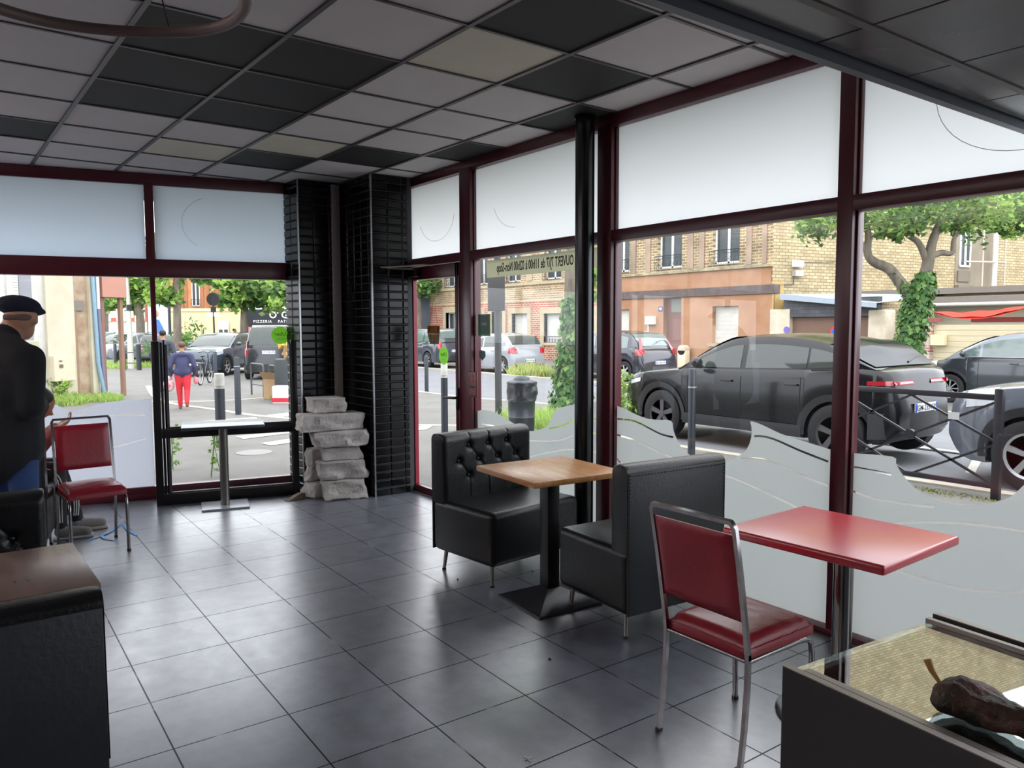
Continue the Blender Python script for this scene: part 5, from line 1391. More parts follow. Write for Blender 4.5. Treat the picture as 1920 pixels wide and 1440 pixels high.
# red awning cloth sagging above the fence
b = MB(); rows = []
P0, P1 = Vector((-11.55, YF+.4, 1.92)), Vector((-8.6, YF+.2, 2.12))
for i in range(25):
    q = i/24; p = P0.lerp(P1, q); sag = .30*4*q*(1-q)*(1-.25*q); w_ = .03+.27*sin(pi*min(1, q*.98+.01))
    rows.append([(p.x, p.y+.35*k/6, p.z-sag*(.35+.65*sin(pi*(6-k)/12))+(.02*sin(q*20+k))) for k in range(7)]+[(p.x, p.y, p.z-sag-w_*.2)])
b.grid(rows); o = b.build('red_awning', mat('red_cloth', (206, 58, 42), .8), smooth=60); tag(o, 'bright red cloth sagging above the slatted fence', 'awning')
h = thing('slatted_fence', 'pale slatted fence between the brick pillar and the right edge', 'fence', (0, 0, 0))
for k in range(11):
    b = MB(); z = -.3+k*.166; b.box(-11.3, -4, YF+.06, YF+.09, z, z+.150, .006); b.build('slat', mat('cream_slat', (196, 184, 152), .7), h)
h = thing('brick_pillar', 'whitewashed brick gate pillar with a house number and a mailbox', 'pillar', (0, 0, 0))
b = MB(); b.box(-11.85, -11.33, YF-.1, YF+.3, -.3, 1.6); b.build('shaft', brickmat('whitewashed_brick', (190, 182, 172), (160, 84, 70), (196, 188, 176), .24, .085, .014, offset=.5), h)
b = MB(); b.box(-11.95, -11.2, YF-.16, YF+.36, 1.6, 1.72); b.build('cap', mat('red_cap_tile', (140, 76, 68), .8), h)
b = MB(); b.box(-11.76, -11.42, YF-.13, YF-.1, 1.08, 1.3); pn_ = b.build('number_plate', mat('dark_enamel', (48, 50, 56), .3), h); text('lettering', '51', .19, M_white, (-11.59, YF-.135, 1.19), (pi/2, 0, 0), pn_, ext=.001, bold=.003)
b = MB(); b.box(-11.3, -10.9, YF-.15, YF+.05, .9, 1.22, .01); b.build('mailbox', mat('cream_mailbox', (214, 200, 160), .5), h)

# ---------------------------------------------------------------- planting
def leafmat(name, c, c2):
    m = mat(name, c, .6, col2=c2, scale=3); n, l = m.node_tree.nodes, m.node_tree.links
    tr = n.new('ShaderNodeBsdfTranslucent'); tr.inputs[0].default_value = (*lin(tuple(min(255, x*1.2) for x in c2)), 1)
    mx = n.new('ShaderNodeMixShader'); mx.inputs[0].default_value = .3
    l.new(n['Principled BSDF'].outputs[0], mx.inputs[1]); l.new(tr.outputs[0], mx.inputs[2]); l.new(mx.outputs[0], n['Material Output'].inputs[0])
    return m
M_leafA = leafmat('leaf_mid_green', (92, 128, 60), (128, 160, 82)); M_leafB = leafmat('leaf_deep_green', (58, 92, 48), (86, 120, 62)); M_leafC = leafmat('leaf_yellow_green', (132, 168, 76), (160, 186, 96))
M_ivy = leafmat('ivy_green', (40, 78, 36), (76, 118, 54)); M_ivy2 = leafmat('ivy_light', (84, 122, 58), (122, 150, 80))
M_bark = mat('pale_bark', (128, 118, 104), .9, col2=(92, 84, 74), scale=5, bump=.5, bscale=25, stretch=(1, 1, .3))
M_grassm = leafmat('grass_blade', (120, 150, 74), (160, 180, 104)); M_straw = leafmat('dry_grass', (176, 162, 112), (196, 180, 130))
def leaves(cl, size, mats, name, par, up=.0, seed=1, elong=1.9):
    """cl = list of (centre, (rx,ry,rz), count)"""
    R = random.Random(seed); V = []; F = []; MI = []
    for (c, r, n) in cl:
        # clumps for an irregular outline
        cl_ = []
        for _ in range(max(3, n//45)):
            a, z = R.uniform(0, 2*pi), R.uniform(-1, 1); s = sqrt(1-z*z); q = R.uniform(.35, 1)
            cl_.append((c[0]+r[0]*s*cos(a)*q, c[1]+r[1]*s*sin(a)*q, c[2]+r[2]*z*q, R.uniform(.16, .34)*min(r), R.choice(range(len(mats)))))
        for _ in range(n):
            k = R.choice(cl_)
            p = Vector((R.gauss(k[0], k[3]), R.gauss(k[1], k[3]), R.gauss(k[2], k[3]*.8)))
            a = Vector((R.gauss(0, 1), R.gauss(0, 1), R.gauss(up, .6))).normalized()
            q = a.cross(Vector((R.gauss(0, 1), R.gauss(0, 1), R.gauss(0, 1)))).normalized()
            n_ = a.cross(q); s = size*R.uniform(.6, 1.25); i = len(V)
            V += [tuple(p-a*s*.5), tuple(p+q*s*.5/elong+n_*s*.06), tuple(p+a*s*.5), tuple(p-q*s*.5/elong+n_*s*.06)]
            F += [(i, i+1, i+2), (i, i+2, i+3)]; mi = k[4] if R.random() < .75 else R.choice(range(len(mats))); MI += [mi, mi]
    me = bpy.data.meshes.new(name); me.from_pydata(V, [], F)
    for m in mats: me.materials.append(m)
    me.polygons.foreach_set('material_index', MI); me.update()
    o = bpy.data.objects.new(name, me); COL.objects.link(o); o.parent = par
    return o
def ivy(path, rad, n, size, par, seed=3):
    R = random.Random(seed); V = []; F = []; MI = []
    P = catmull(path, 6)
    for _ in range(n):
        q = R.random()*(len(P)-1.001); i0 = int(q); p = P[i0].lerp(P[i0+1], q-i0); rr = interp(rad, q/(len(P)-1))
        a = R.uniform(0, 2*pi); d = Vector((cos(a), sin(a), R.uniform(-.1, .3))); rr *= R.uniform(.72, 1.12)*(1+.18*sin(q*3+a*2))
        c = p+d*rr; up = Vector((R.gauss(0, .5), R.gauss(0, .5), -1)); nn2 = (d+Vector((R.gauss(0, .4), R.gauss(0, .4), R.gauss(.3, .3)))).normalized()
        a_ = (up-nn2*up.dot(nn2)).normalized(); b_ = nn2.cross(a_); s = size*R.uniform(.6, 1.2); i = len(V)
        V += [tuple(c-a_*s*.5), tuple(c+b_*s*.48-a_*s*.12), tuple(c+a_*s*.6), tuple(c-b_*s*.48-a_*s*.12)]
        F += [(i, i+1, i+2), (i, i+2, i+3)]; m_ = 0 if R.random() < .68 else 1; MI += [m_, m_]
    me = bpy.data.meshes.new('ivy'); me.from_pydata(V, [], F)
    for m in (M_ivy, M_ivy2): me.materials.append(m)
    me.polygons.foreach_set('material_index', MI); me.update()
    o = bpy.data.objects.new('ivy', me); COL.objects.link(o); o.parent = par; return o
def grass(name, label, c, rx, ry, n, hgt, mats=None, seed=5, top=True, w=.012, cat='grass'):
    R = random.Random(seed); V = []; F = []; MI = []
    for _ in range(n):
        a, q = R.uniform(0, 2*pi), sqrt(R.random()); p = Vector((c[0]+rx*q*cos(a), c[1]+ry*q*sin(a), c[2]-.01)); h_ = hgt*R.uniform(.4, 1.2)*(1-.4*q)
        le = Vector((R.gauss(0, .3), R.gauss(0, .3), 1)).normalized(); s = le.cross(Vector((R.gauss(0, 1), R.gauss(0, 1), 0))).normalized()*w; i = len(V)
        m_ = p+le*h_*.55; t_ = p+le*h_+Vector((R.gauss(0, .15), R.gauss(0, .15), -.05))*h_
        V += [tuple(p-s), tuple(p+s), tuple(m_+s*.8), tuple(m_-s*.8), tuple(t_)]; F += [(i, i+1, i+2, i+3), (i+3, i+2, i+4)]; k = R.randrange(3) % 2; MI += [k, k]
    me = bpy.data.meshes.new(name); me.from_pydata(V, [], F)
    for m in (mats or (M_grassm, M_leafC)): me.materials.append(m)
    me.polygons.foreach_set('material_index', MI); me.update()
    o = bpy.data.objects.new(name, me); COL.objects.link(o); return tag(o, label, cat, kind='stuff')

# ivy-clad plane tree left of the round pole
t = thing('street_tree', 'tree with an ivy-covered trunk between the litter bin and the round black pole', 'tree', (0, 0, 0))
B0 = at(1068, 772, 15.9); B0.z = -.2
tr_ = [tuple(B0), tuple(at(1072, 690, 15.9)), tuple(at(1077, 600, 15.9)), tuple(at(1078, 520, 15.9)), tuple(at(1080, 440, 15.9)), tuple(at(1082, 330, 15.9))]
b = MB(); b.tube([p for p in catmull(tr_, 4)], [.26-.004*i for i in range(21)], 12); b.build('trunk', M_bark, t, smooth=60)
ivy(tr_[:3]+[tuple(at(1078, 552, 15.9))], [(0, .42), (.15, .34), (.5, .27), (.8, .24), (.95, .16), (1, .08)], 3000, .12, t)
leaves([(tuple(at(1100, 520, 15.9)), (.35, .35, .8), 160), (tuple(at(1100, 200, 15.9)), (2.4, 2.4, 1.4), 1800)], .17, [M_leafA, M_leafC], 'foliage', t, seed=4)
# right-hand ivy tree in front of the gable
D2 = 17.6
t = thing('street_tree', 'ivy-clad tree with a forked trunk in front of the brick gable wall', 'tree', (0, 0, 0))
def a2(u, v, dd=0): return tuple(at(u, v, D2+dd))
B0 = a2(1703, 760)
tr_ = [B0, a2(1703, 690), a2(1710, 620), a2(1722, 565), a2(1736, 512), a2(1741, 488)]
b = MB(); b.tube(catmull(tr_, 4), [.2-.004*i for i in range(21)], 12)
def br(P, r0, r1): 
    q = catmull(P, 4); b.tube(q, [r0+(r1-r0)*i/(len(q)-1) for i in range(len(q))], 8)
br([a2(1716, 560), a2(1692, 535), a2(1668, 505), a2(1640, 492), a2(1627, 476), a2(1628, 440), a2(1620, 405)], .15, .06)
br([a2(1628, 478), a2(1612, 450), a2(1600, 430)], .07, .03)
br([a2(1741, 490), a2(1748, 455), a2(1760, 420), a2(1765, 380)], .13, .05)
br([a2(1738, 490), a2(1722, 455), a2(1700, 440), a2(1690, 420)], .09, .03)
br([a2(1745, 480), a2(1765, 474), a2(1785, 474), a2(1788, 450), a2(1800, 430)], .08, .035)
b.build('trunk', M_bark, t, smooth=60)
ivy(tr_[:5], [(0, .24), (.3, .27), (.6, .30), (.8, .29), (.95, .2), (1, .1)], 3200, .11, t, seed=8)
ivy([a2(1716, 560), a2(1692, 535), a2(1668, 505)], [(0, .22), (1, .06)], 320, .11, t, seed=9)
leaves([(a2(1560, 420), (.95, .9, .40), 800), (a2(1650, 395, -.3), (1.0, 1.3, .6), 1900), (a2(1740, 385), (1.3, 1.5, .55), 2600), (a2(1850, 395, .3), (1.2, 1.3, .55), 2000), (a2(1905, 420, .5), (.6, .9, .40), 600), (a2(1690, 432), (.6, .6, .25), 500), (a2(1790, 430), (.5, .6, .22), 300), (a2(1700, 260), (3, 2.5, 1), 900)], .17, [M_leafB, M_leafA, M_leafB, M_leafC], 'foliage', t, seed=11, elong=2.2)
# bushes and weeds
def bush(label, c, r, n, size, seed, mats=None):
    t = thing('bush', label, 'bush', (0, 0, 0)); leaves([(c, r, n)], size, mats or [M_leafC, M_leafA], 'foliage', t, up=.4, seed=seed, elong=3)
    b = MB(); R = random.Random(seed)
    for _ in range(7): b.tube([(c[0], c[1], c[2]-r[2]*1.15), (c[0]+R.uniform(-.7, .7)*r[0], c[1]+R.uniform(-.7, .7)*r[1], c[2]+R.uniform(.1, .8)*r[2])], .012, 5)
    b.build('stem', M_bark, t)
p = at(1168, 735, 12.2); bush('light green bush at the kerb left of the black crossover', (p.x, p.y, .38), (.42, .5, .52), 800, .12, 21)
p = at(1110, 775, 12.6); grass('grass_verge', 'long grass growing at the foot of the ivy-covered tree', (p.x-.2, p.y, -.16), 1.3, .8, 2200, .42, seed=22)
grass('grass_verge', 'tufts of wild grass around the litter bin', (-10.6, 8.2, -.16), 1.0, .5, 420, .45, seed=23)
p = onground(1005, 705); grass('grass_verge', 'patch of tall grass on the far kerb right of the silver hatchback', (-22.55, 17.35, -.3), .95, .8, 1500, .6, (M_grassm, M_straw), 24, w=.02)
grass('grass_verge', 'moss and low grass along the near kerb below the barrier', (-3.6, 7.75, -.10), 1.1, .14, 900, .035, (mat('moss', (120, 112, 52), .9), M_grassm), 25, w=.01)
p = onground(300, 905); 
def weed(label, c, hgt, seed, col=None):
    t = thing('weed', label, 'plant', c); R = random.Random(seed)
    for k in range(3):
        b = MB(); x, y = R.uniform(-.06, .06), R.uniform(-.06, .06); tp = (x+R.uniform(-.08, .08), y+R.uniform(-.08, .08), hgt*R.uniform(.75, 1)); b.tube([(x, y, 0), tp], .004, 5); b.build('stem', M_leafA, t)
    leaves([((0, 0, hgt*q), (.06, .06, hgt*.1), 30) for q in (.2, .38, .55, .72, .9)], .055, [M_leafA, M_grassm], 'foliage', t, seed=seed, elong=3)
weed('tall weed outside behind the left post of the black screen', (-9.6, 2.12, ground(-9.7, 2)), .55, 31); weed('slender weed outside partly hidden by the steel table column', (-8.75, 2.33, ground(-8.7, 2)), .55, 32)
# ---------------------------------------------------------------- distant street seen through the front window
M_palew = mat('weathered_pale_render', (206, 204, 198), .9, col2=(182, 180, 174), scale=1.2)
M_cremw = mat('weathered_cream_render', (208, 198, 168), .9, col2=(180, 164, 132), scale=1.5)
h = thing('old_building', 'weathered cream and grey building at the left edge beyond the front window', 'building', (-22.4, 3.1, 0), radians(120))
b = MB(); b.box(-8, -1.35, .0, .5, -.4, 6); b.box(-2.25, -2.0, -.05, .0, -.4, 6); b.build('grey_wall', M_palew, h)
b = MB(); b.box(-1.35, -.62, -.08, .5, -.4, 6); b.box(-.16, .02, -.06, .5, -.4, 6); b.build('cream_pilaster', mat('cream_pilaster', (204, 198, 178), .9, col2=(186, 178, 154), scale=1.5), h)
b = MB(); b.box(-.62, -.16, .05, .5, -.4, 6); b.build('peeling_wall', mat('peeling_render', (184, 166, 142), .9, col2=(146, 120, 98), scale=3, bump=.4), h)
b = MB(); b.box(-.62, -.3, -.02, .1, 1.95, 2.2); b.build('lintel', mat('grey_lintel', (128, 120, 112), .9), h)
b = MB(); b.box(-.60, -.5, -.01, .06, -.3, 1.95); b.build('timber_edge', mat('brown_timber', (150, 122, 100), .8), h)
b = MB(); b.box(-2.0, -1.6, -.14, .0, 1.02, 1.22, .02); b.build('window_sill', mat('greenish_sill', (176, 176, 150), .8), h)
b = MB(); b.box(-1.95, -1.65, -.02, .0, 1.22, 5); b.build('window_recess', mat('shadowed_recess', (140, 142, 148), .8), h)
b = MB(); z = 1.8
while z < 5: b.box(-2.12, -2.0, -.07, -.05, z, z+.03); z += .06
b.build('louvre', M_wf, h)
b = MB(); b.box(-1.33, -.78, -.24, -.06, .22, .84, .01); ub = b.build('utility_box', mat('cream_utility_box', (206, 194, 170), .6), h)
b = MB(); b.box(-1.2, -1.1, -.25, -.24, .55, .63); b.box(-1.2, -1.12, -.25, -.24, .7, .73); b.build('vent', mat('dark_vent', (110, 96, 84), .6), ub)
b = MB(); b.tube([(-.11, -.12, 6), (-.10, -.12, 2.8), (-.04, -.12, .6), (.03, -.14, .1), (.08, -.16, -.3)], .05, 12); b.build('blue_downpipe', mat('blue_pipe', (128, 158, 176), .4), h, smooth=50)
b = MB(); b.tube([(.03, -.12, 6), (.03, -.12, 2.0)], .045, 12); b.tube([(.03, -.12, 2.0), (.06, -.12, 1.0), (.12, -.12, -.3)], .05, 12, mi=1); b.build('white_downpipe', [mat('white_pipe_paint', (214, 214, 222), .4), mat('grey_pipe', (112, 112, 130), .5)], h, smooth=50)
t = thing('brown_canopy', 'reddish-brown box canopy on posts beyond the old building', 'canopy', (-22.5, 3.15, 0), radians(120))
b = MB(); b.box(.06, .62, -.2, 1.6, 2.31, 4.5); b.box(.62, .78, -.2, 1.6, 2.31, 4.5); b.build('box', mat('reddish_brown_panel', (176, 128, 112), .7, var=.05, scale=2), t)
b = MB(); b.box(.08, .17, -.1, .05, -.3, 2.31); b.build('post', mat('brown_post', (140, 100, 88), .7), t)
b = MB(); b.box(.64, .73, -.1, .0, -.3, 2.31); b.build('post', mat('brown_post_2', (140, 108, 88), .7), t)
grass('grass_verge', 'tall grass and weeds at the foot of the old building', (-21.6, 2.25, -.3), 1.1, .5, 1300, .34, seed=41, w=.018)
grass('grass_verge', 'low grass at the base of the downpipes', (-21.9, 3.1, -.3), .9, .5, 900, .25, seed=42, w=.015)
p = at(110, 735, 18.8); bush('leafy weed bush in front of the cream utility box', (p.x, p.y, -.02), (.25, .3, .28), 260, .12, 43)

# facades across the square
M_or = mat('orange_brick_facade', (196, 140, 92), .85, col2=(176, 116, 78), scale=2); M_crm = mat('cream_facade', (216, 200, 154), .85, var=.05, scale=1)
def facade(name, label, u0, u1, d, zs, cat='building'):
    a, c = at(u0, 611, d), at(u1, 611, d); ang_ = atan2(c.y-a.y, c.x-a.x); W_ = (c-a).length
    h = thing(name, label, cat, (a.x, a.y, 0), ang_)
    for k, (z0, z1, m, nm) in enumerate(zs):
        b = MB(); b.box(0, W_, -.05*k, .6, z0, z1); b.build(nm, m, h)
    return h, W_, W_/(u1-u0)
h, W_, s = facade('apartment_building', 'cream and orange brick building beyond the square with tall white windows', 288, 462, 62, [(-.5, 2.75, M_crm, 'ground_floor'), (2.95, 9, M_or, 'upper_floor'), (2.75, 2.98, mat('cream_cornice', (224, 208, 164), .8), 'cornice')])
for u in (300, 318, 344, 351, 382, 392, 402, 410):
    b = MB(); x = (u-288)*s; b.box(x-.12, x+.12, -.12, 0, 3.0, 6.6); b.build('brick_strip', mat('brown_brick_strip', (160, 106, 74), .9), h)
for u in (370, 310, 430):
    x = (u-288)*s; window(h, x-.32, x+.32, 3.15, 5.2, -.06); b = MB(); b.box(x-.36, x+.36, -.2, -.17, 3.05, 3.7); b.build('balcony_rail', M_iron, h) if u == 999 else balcony(h, x-.36, x+.36, 3.05, 3.7, -.22)
b = MB(); b.box(0, W_, -.2, .3, 5.9, 6.1); b.build('upper_cornice', mat('pinkish_stone', (190, 160, 136), .8), h)
for (u0, u1, z0, z1) in ((343, 347, .9, 2.0), (361, 378, .1, 1.9)): b = MB(); b.box((u0-288)*s, (u1-288)*s, -.09, -.06, z0, z1); b.build('blind_niche', mat('niche_cream', (204, 190, 146), .9), h)
window(h, (410-288)*s, (430-288)*s, .1, 1.35, -.14); b = MB(); b.box((410-288)*s, (430-288)*s, -.2, -.14, 1.35, 2.0); b.build('shutter_box', M_wf, h)
h, W_, s = facade('striped_building', 'red and white striped building in the distance left of the cream one', 176, 292, 66, [(-.5, 2.0, mat('pale_plinth', (214, 204, 186), .8), 'plinth'), (2.0, 8, mat('red_panel', (192, 104, 80), .8), 'red_wall')])
for u in (186, 196, 206, 224, 234, 242, 258, 270): b = MB(); x = (u-176)*s; b.box(x-.16, x+.16, -.15, 0, 2.0, 8); b.build('white_strip', M_wf, h)
b = MB(); b.box((196-176)*s, (222-176)*s, -1, 0, 4.4, 4.8); b.build('white_canopy', M_wf, h)
h, W_, s = facade('pizzeria', 'pizzeria with a black sign board behind the black van', 458, 600, 48, [(-.5, 2.6, mat('shop_grey', (120, 118, 116), .7), 'shop_front'), (3.2, 8, mat('pale_upper', (214, 206, 188), .8), 'upper_wall')])
b = MB(); b.box(.1, W_, -.25, .1, 1.62, 2.55); sb = b.build('sign_board', mat('black_sign', (34, 34, 42), .4), h)
text('lettering', "O' Gusto", .58, M_white, (2.75, -.27, 2.22), (pi/2, 0, 0), sb, ext=.005, bold=.012)
text('lettering', 'PIZZERIA    PATES', .24, M_white, (1.8, -.27, 1.83), (pi/2, 0, 0), sb, ext=.005, spacing=1.2)
b = MB(); b.box(.8, W_, -.9, -.2, 1.35, 1.6); b.build('awning_edge', M_wf, h)
for x0, x1 in ((0, .15), (.95, 1.2), (2.2, 3.2)): b = MB(); b.box(x0, x1, -.3, -.2, -.3, 1.3); b.build('poster_panel', M_wf, h)
b = MB(); b.box(.35, .8, -.32, -.25, 1.2, 1.5); b.build('small_sign', mat('red_white_sign', (214, 120, 120), .5), h)
# screen of houses closing the view behind the trees
for (u0, u1, d, z, c, l) in ((-60, 180, 75, 9, (196, 188, 172), 'pale grey houses closing the view at the far left'), (600, 800, 70, 9, (190, 176, 150), 'pale houses closing the street end behind the corner pillar')):
    facade('distant_house', l, u0, u1, d, [(-.5, z, mat('distant_wall_%d' % u0, c, .9), 'wall')])

t = thing('advertising_panel', 'advertising panel with a blue and white poster beyond the walkers', 'poster panel', tuple(at(302, 700, 40)[:2])+(-.3,), radians(48))
b = MB(); b.box(-.62, .62, -.08, .08, .3, 3.3, .03); b.box(-.1, .1, -.06, .06, 0, .3); b.build('frame', mat('grey_frame', (60, 62, 66), .5), t)
b = MB(); b.box(-.54, .54, -.1, -.08, .42, 3.18); ps_ = b.build('poster', mat('pale_blue_poster', (196, 220, 236), .5), t)
b = MB(); b.sphere((-.1, -.1, 2.5), .16, 12, 8, sc=(1, .1, 1.2)); b.build('poster_face', mat('poster_skin', (176, 136, 110), .6), ps_)
b = MB(); b.prism([(-.4, .6), (.4, .6), (.35, 1.6), (.05, 2.2), (-.25, 2.2), (-.4, 1.4)], -.106, -.1, 'XZ'); b.build('poster_shirt', mat('poster_blue', (64, 116, 200), .6), ps_)
b = MB(); b.prism([(.0, 1.2), (.45, 1.35), (.4, 1.6), (-.05, 1.55)], -.11, -.106, 'XZ'); b.build('poster_object', mat('poster_red', (206, 84, 84), .6), ps_)
t = thing('no_entry_sign', 'round red no-entry sign on a white post', 'sign', tuple(at(337, 700, 44)[:2])+(-.3,), radians(52))
b = MB(); b.cyl((0, 0, 0), (0, 0, 4.4), .05, 10); b.build('post', M_wf, t, smooth=40)
b = MB(); b.cyl((0, -.09, 3.75), (0, -.06, 3.75), .33, 28); b.build('disc', mat('no_entry_red', (206, 60, 70), .5), t); b = MB(); b.box(-.22, .22, -.1, -.09, 3.7, 3.8); b.build('white_bar', M_wf, t)
t = thing('round_sign', 'dark round traffic sign seen from behind on a thin post', 'sign', tuple(at(404, 700, 36)[:2])+(-.3,), radians(52))
b = MB(); b.cyl((0, 0, 0), (0, 0, 3.2), .04, 10); b.build('post', M_sgn, t, smooth=40)
b = MB(); b.cyl((0, -.02, 3.1), (0, .02, 3.1), .3, 28); b.box(-.12, .12, -.02, .02, 2.5, 2.75); b.build('disc', M_sgn, t); b = MB(); b.box(-.3, .3, -.03, 0, 2.3, 2.48); b.build('white_plate', M_wf, t)
p = onground(246, 691)
t = thing('street_lamp', 'cream street lamp with a glass lantern left of the window post', 'street lamp', (p.x, p.y, -.3))
b = MB(); b.tube([(0, 0, 0), (0, 0, 2), (-.05, 0, 4.0)], [.13, .1, .06], 12); b.build('pole', mat('cream_pole', (206, 204, 190), .6), t, smooth=50)
b = MB(); b.lathe([(.08, 3.98), (.16, 4.05), (.3, 4.6), (.3, 4.7), (0, 4.85)], (-.05, 0, 0), 16); b.build('lantern', mat('lantern_glass', (196, 206, 210), .3), t, smooth=30)
b = MB(); b.box(-.05, .12, -.1, .1, 2.55, 2.8); b.build('box', M_sgn, t)
t = thing('street_name_sign', 'small white street name plate on a short post', 'sign', tuple(at(231, 640, 40)[:2])+(-.3,), radians(52))
b = MB(); b.cyl((0, 0, 0), (0, 0, 2.5), .05, 10); b.build('post', M_sgn, t); b = MB(); b.box(-.6, .6, -.03, 0, 2.3, 2.65); b.build('plate', M_wf, t)

def far_tree(label, u, vb, d, tr, cr, seed, size=.34):
    p = at(u, vb, d); t = thing('street_tree', label, 'tree', (0, 0, 0)); p.z = -.3
    q = [tuple(p)]+[tuple(at(a, c, d)) for a, c in tr]
    b = MB(); pts = catmull(q, 4); b.tube(pts, [.2*d/34-(.1*d/34)*i/len(pts) for i in range(len(pts))], 9); b.build('trunk', M_bark, t, smooth=60)
    leaves([(tuple(at(a, c, d)), (r_, r_, rz_), n) for a, c, r_, rz_, n in cr], size, [M_leafA, M_leafC, M_leafB], 'foliage', t, seed=seed, elong=1.6)
far_tree('tree with a pale trunk directly right of the window post', 332, 660, 34, [(332, 600), (331, 530), (330, 450)], [(310, 552, .8, .6, 450), (322, 505, 1.2, .6, 700), (375, 520, .8, .3, 300), (300, 480, 1.6, .8, 500)], 51)
far_tree('rounded green tree in front of the pizzeria, thin double trunk', 457, 660, 42, [(458, 600), (460, 560), (462, 520)], [(440, 560, 1.1, .7, 700), (462, 540, 1.8, 1.1, 1500), (500, 550, 1.5, .9, 1100), (418, 566, .5, .35, 160)], 52)
far_tree('green tree at the right edge of the front window beside the pizzeria sign', 560, 660, 40, [(560, 600), (560, 540)], [(540, 565, .9, .8, 600), (545, 525, 1.4, .9, 800), (580, 500, 1.8, 1.2, 500)], 53)
far_tree('tree behind the street lamp at the left', 262, 650, 42, [(263, 600), (258, 575), (268, 550), (275, 520)], [(235, 550, 1.6, .8, 900), (272, 540, 1.5, .9, 900), (255, 500, 2.4, 1.2, 900)], 54)
far_tree('tree whose foliage shows under the brown canopy', 196, 650, 50, [(196, 600), (200, 540)], [(192, 568, 1.2, .8, 500), (215, 545, 1.6, 1.0, 600)], 55, .4)
far_tree('small tree at the end of the street behind the entrance door', 786, 680, 46, [(786, 620), (785, 560)], [(786, 540, 1.0, .8, 500), (800, 500, 1.6, 1.2, 500)], 56)
p = onground(222, 678); bush('dark green bush between the parked cars and the lamp post', (p.x, p.y, .55), (1.3, 1.6, .85), 800, .3, 61, [M_leafA, M_leafB]); 
p = onground(385, 690); bush('clipped green bush behind the bicycle', (p.x-3, p.y, .6), (1.4, 2.0, .8), 700, .3, 62, [M_leafA, M_leafB])
grass('grass_verge', 'bright low grass strip beyond the distant bollards', (-39.5, 6.6, -.3), 2.2, 1.6, 900, .4, seed=63, w=.04)
grass('grass_verge', 'weeds around the metal bike racks', (-19.2, 7.4, -.3), 1.2, .9, 800, .3, seed=64, w=.018)

# bike racks
M_rack = mat('rack_grey', (74, 78, 82), .5)
def rack(label, pa, pb, hh=.85, low=.3):
    A_ = onground(*pa); B2 = onground(*pb)
    t = thing('bike_rack', label, 'bike rack', (A_.x, A_.y, -.3)); d = (B2-A_); d.z = 0; e = d.normalized()
    q = lambda s, z: tuple(e*s+Vector((0, 0, z)))
    Ld = d.length; b = MB(); b.tube([q(0, 0), q(0, hh-.08), q(.03, hh-.02), q(.09, hh), q(Ld-.09, hh), q(Ld-.03, hh-.02), q(Ld, hh-.08), q(Ld, 0)], .025, 10); b.build('hoop', M_rack, t, smooth=60)
    b = MB(); b.tube([q(0, low), q(Ld, low)], .018, 8); b.build('cross_bar', M_rack, t, smooth=60)
rack('grey metal bike rack hoop right of the ringed bollard', (472, 740), (495, 745))
rack('grey metal bike rack hoop in front of the cardboard boxes', (506, 747), (532, 752))
rack('small bike rack hoop beside the street lamp', (236, 694), (258, 694), .75)
# bicycle
p = onground(385, 720)
t = thing('bicycle', 'parked bicycle seen from behind next to the blue-grey crossover', 'bicycle', (p.x, p.y, -.3), radians(150))
for x in (-.52, .52):
    w = thing('wheel', None, None, (x, 0, .34)); w.parent = t
    b = MB(); b.tube([(.33*cos(2*pi*k/28), 0, .33*sin(2*pi*k/28)) for k in range(28)], .018, 6, closed=True); b.build('tyre', M_tyre, w, smooth=60)
    b = MB(); b.tube([(.305*cos(2*pi*k/28), 0, .305*sin(2*pi*k/28)) for k in range(28)], .01, 6, closed=True)
    for k in range(10): b.tube([(0, 0, 0), (.3*cos(.63*k), 0, .3*sin(.63*k))], .0025, 4)
    b.build('rim', M_alloy, w)
b = MB(); b.tube([(.52, 0, .34), (.38, 0, .95)], .018, 8); b.tube([(.40, 0, .82), (-.05, 0, .32), (-.2, 0, .85)], .018, 8); b.tube([(.39, 0, .88), (-.18, 0, .78), (-.52, 0, .34), (-.05, 0, .32)], .014, 8); b.build('frame', mat('bike_frame', (50, 54, 60), .3), t, smooth=60)
b = MB(); b.tube([(.38, -.3, 1.0), (.36, -.1, 1.03), (.38, 0, .98), (.36, .1, 1.03), (.38, .3, 1.0)], .014, 8); b.build('handlebar', M_rack, t, smooth=60)
b = MB(); b.sphere((-.22, 0, .9), .12, 12, 8, sc=(1, .6, .3)); b.build('saddle', M_black, t, smooth=60)
b = MB(); b.box(-.66, -.3, -.12, .12, .66, .7, .01); b.build('carrier', M_rack, t)
# rubbish by the van
M_card = mat('cardboard', (176, 146, 110), .8)
p = onground(521, 748)
t = thing('cardboard_box', 'open cardboard box with papers lying by the bike rack', 'box', (p.x, p.y, -.3), .4); b = MB(); b.box(-.3, .3, -.2, .2, 0, .5, .01); b.build('carton', M_card, t); b = MB(); b.add([(-.3, -.2, .5), (.3, -.2, .5), (.4, -.4, .7), (-.2, -.4, .7)], [(0, 1, 2, 3)]); b.build('flap', M_card, t, fix=False)
p = onground(530, 756)
t = thing('paper_bag', 'white and red printed box in front of the cardboard box', 'box', (p.x, p.y, -.3), .9); b = MB(); b.box(-.2, .2, -.15, .15, 0, .42, .02); b.build('carton', M_wf, t); b = MB(); b.box(-.21, .21, -.16, .16, .04, .14); b.build('red_band', mat('red_print', (196, 40, 56), .5), t)
p = onground(548, 752)
t = thing('rubbish_pile', 'dark wheeled bin heaped with brown packaging at the right edge of the front window', 'rubbish', (p.x, p.y, -.3), .5)
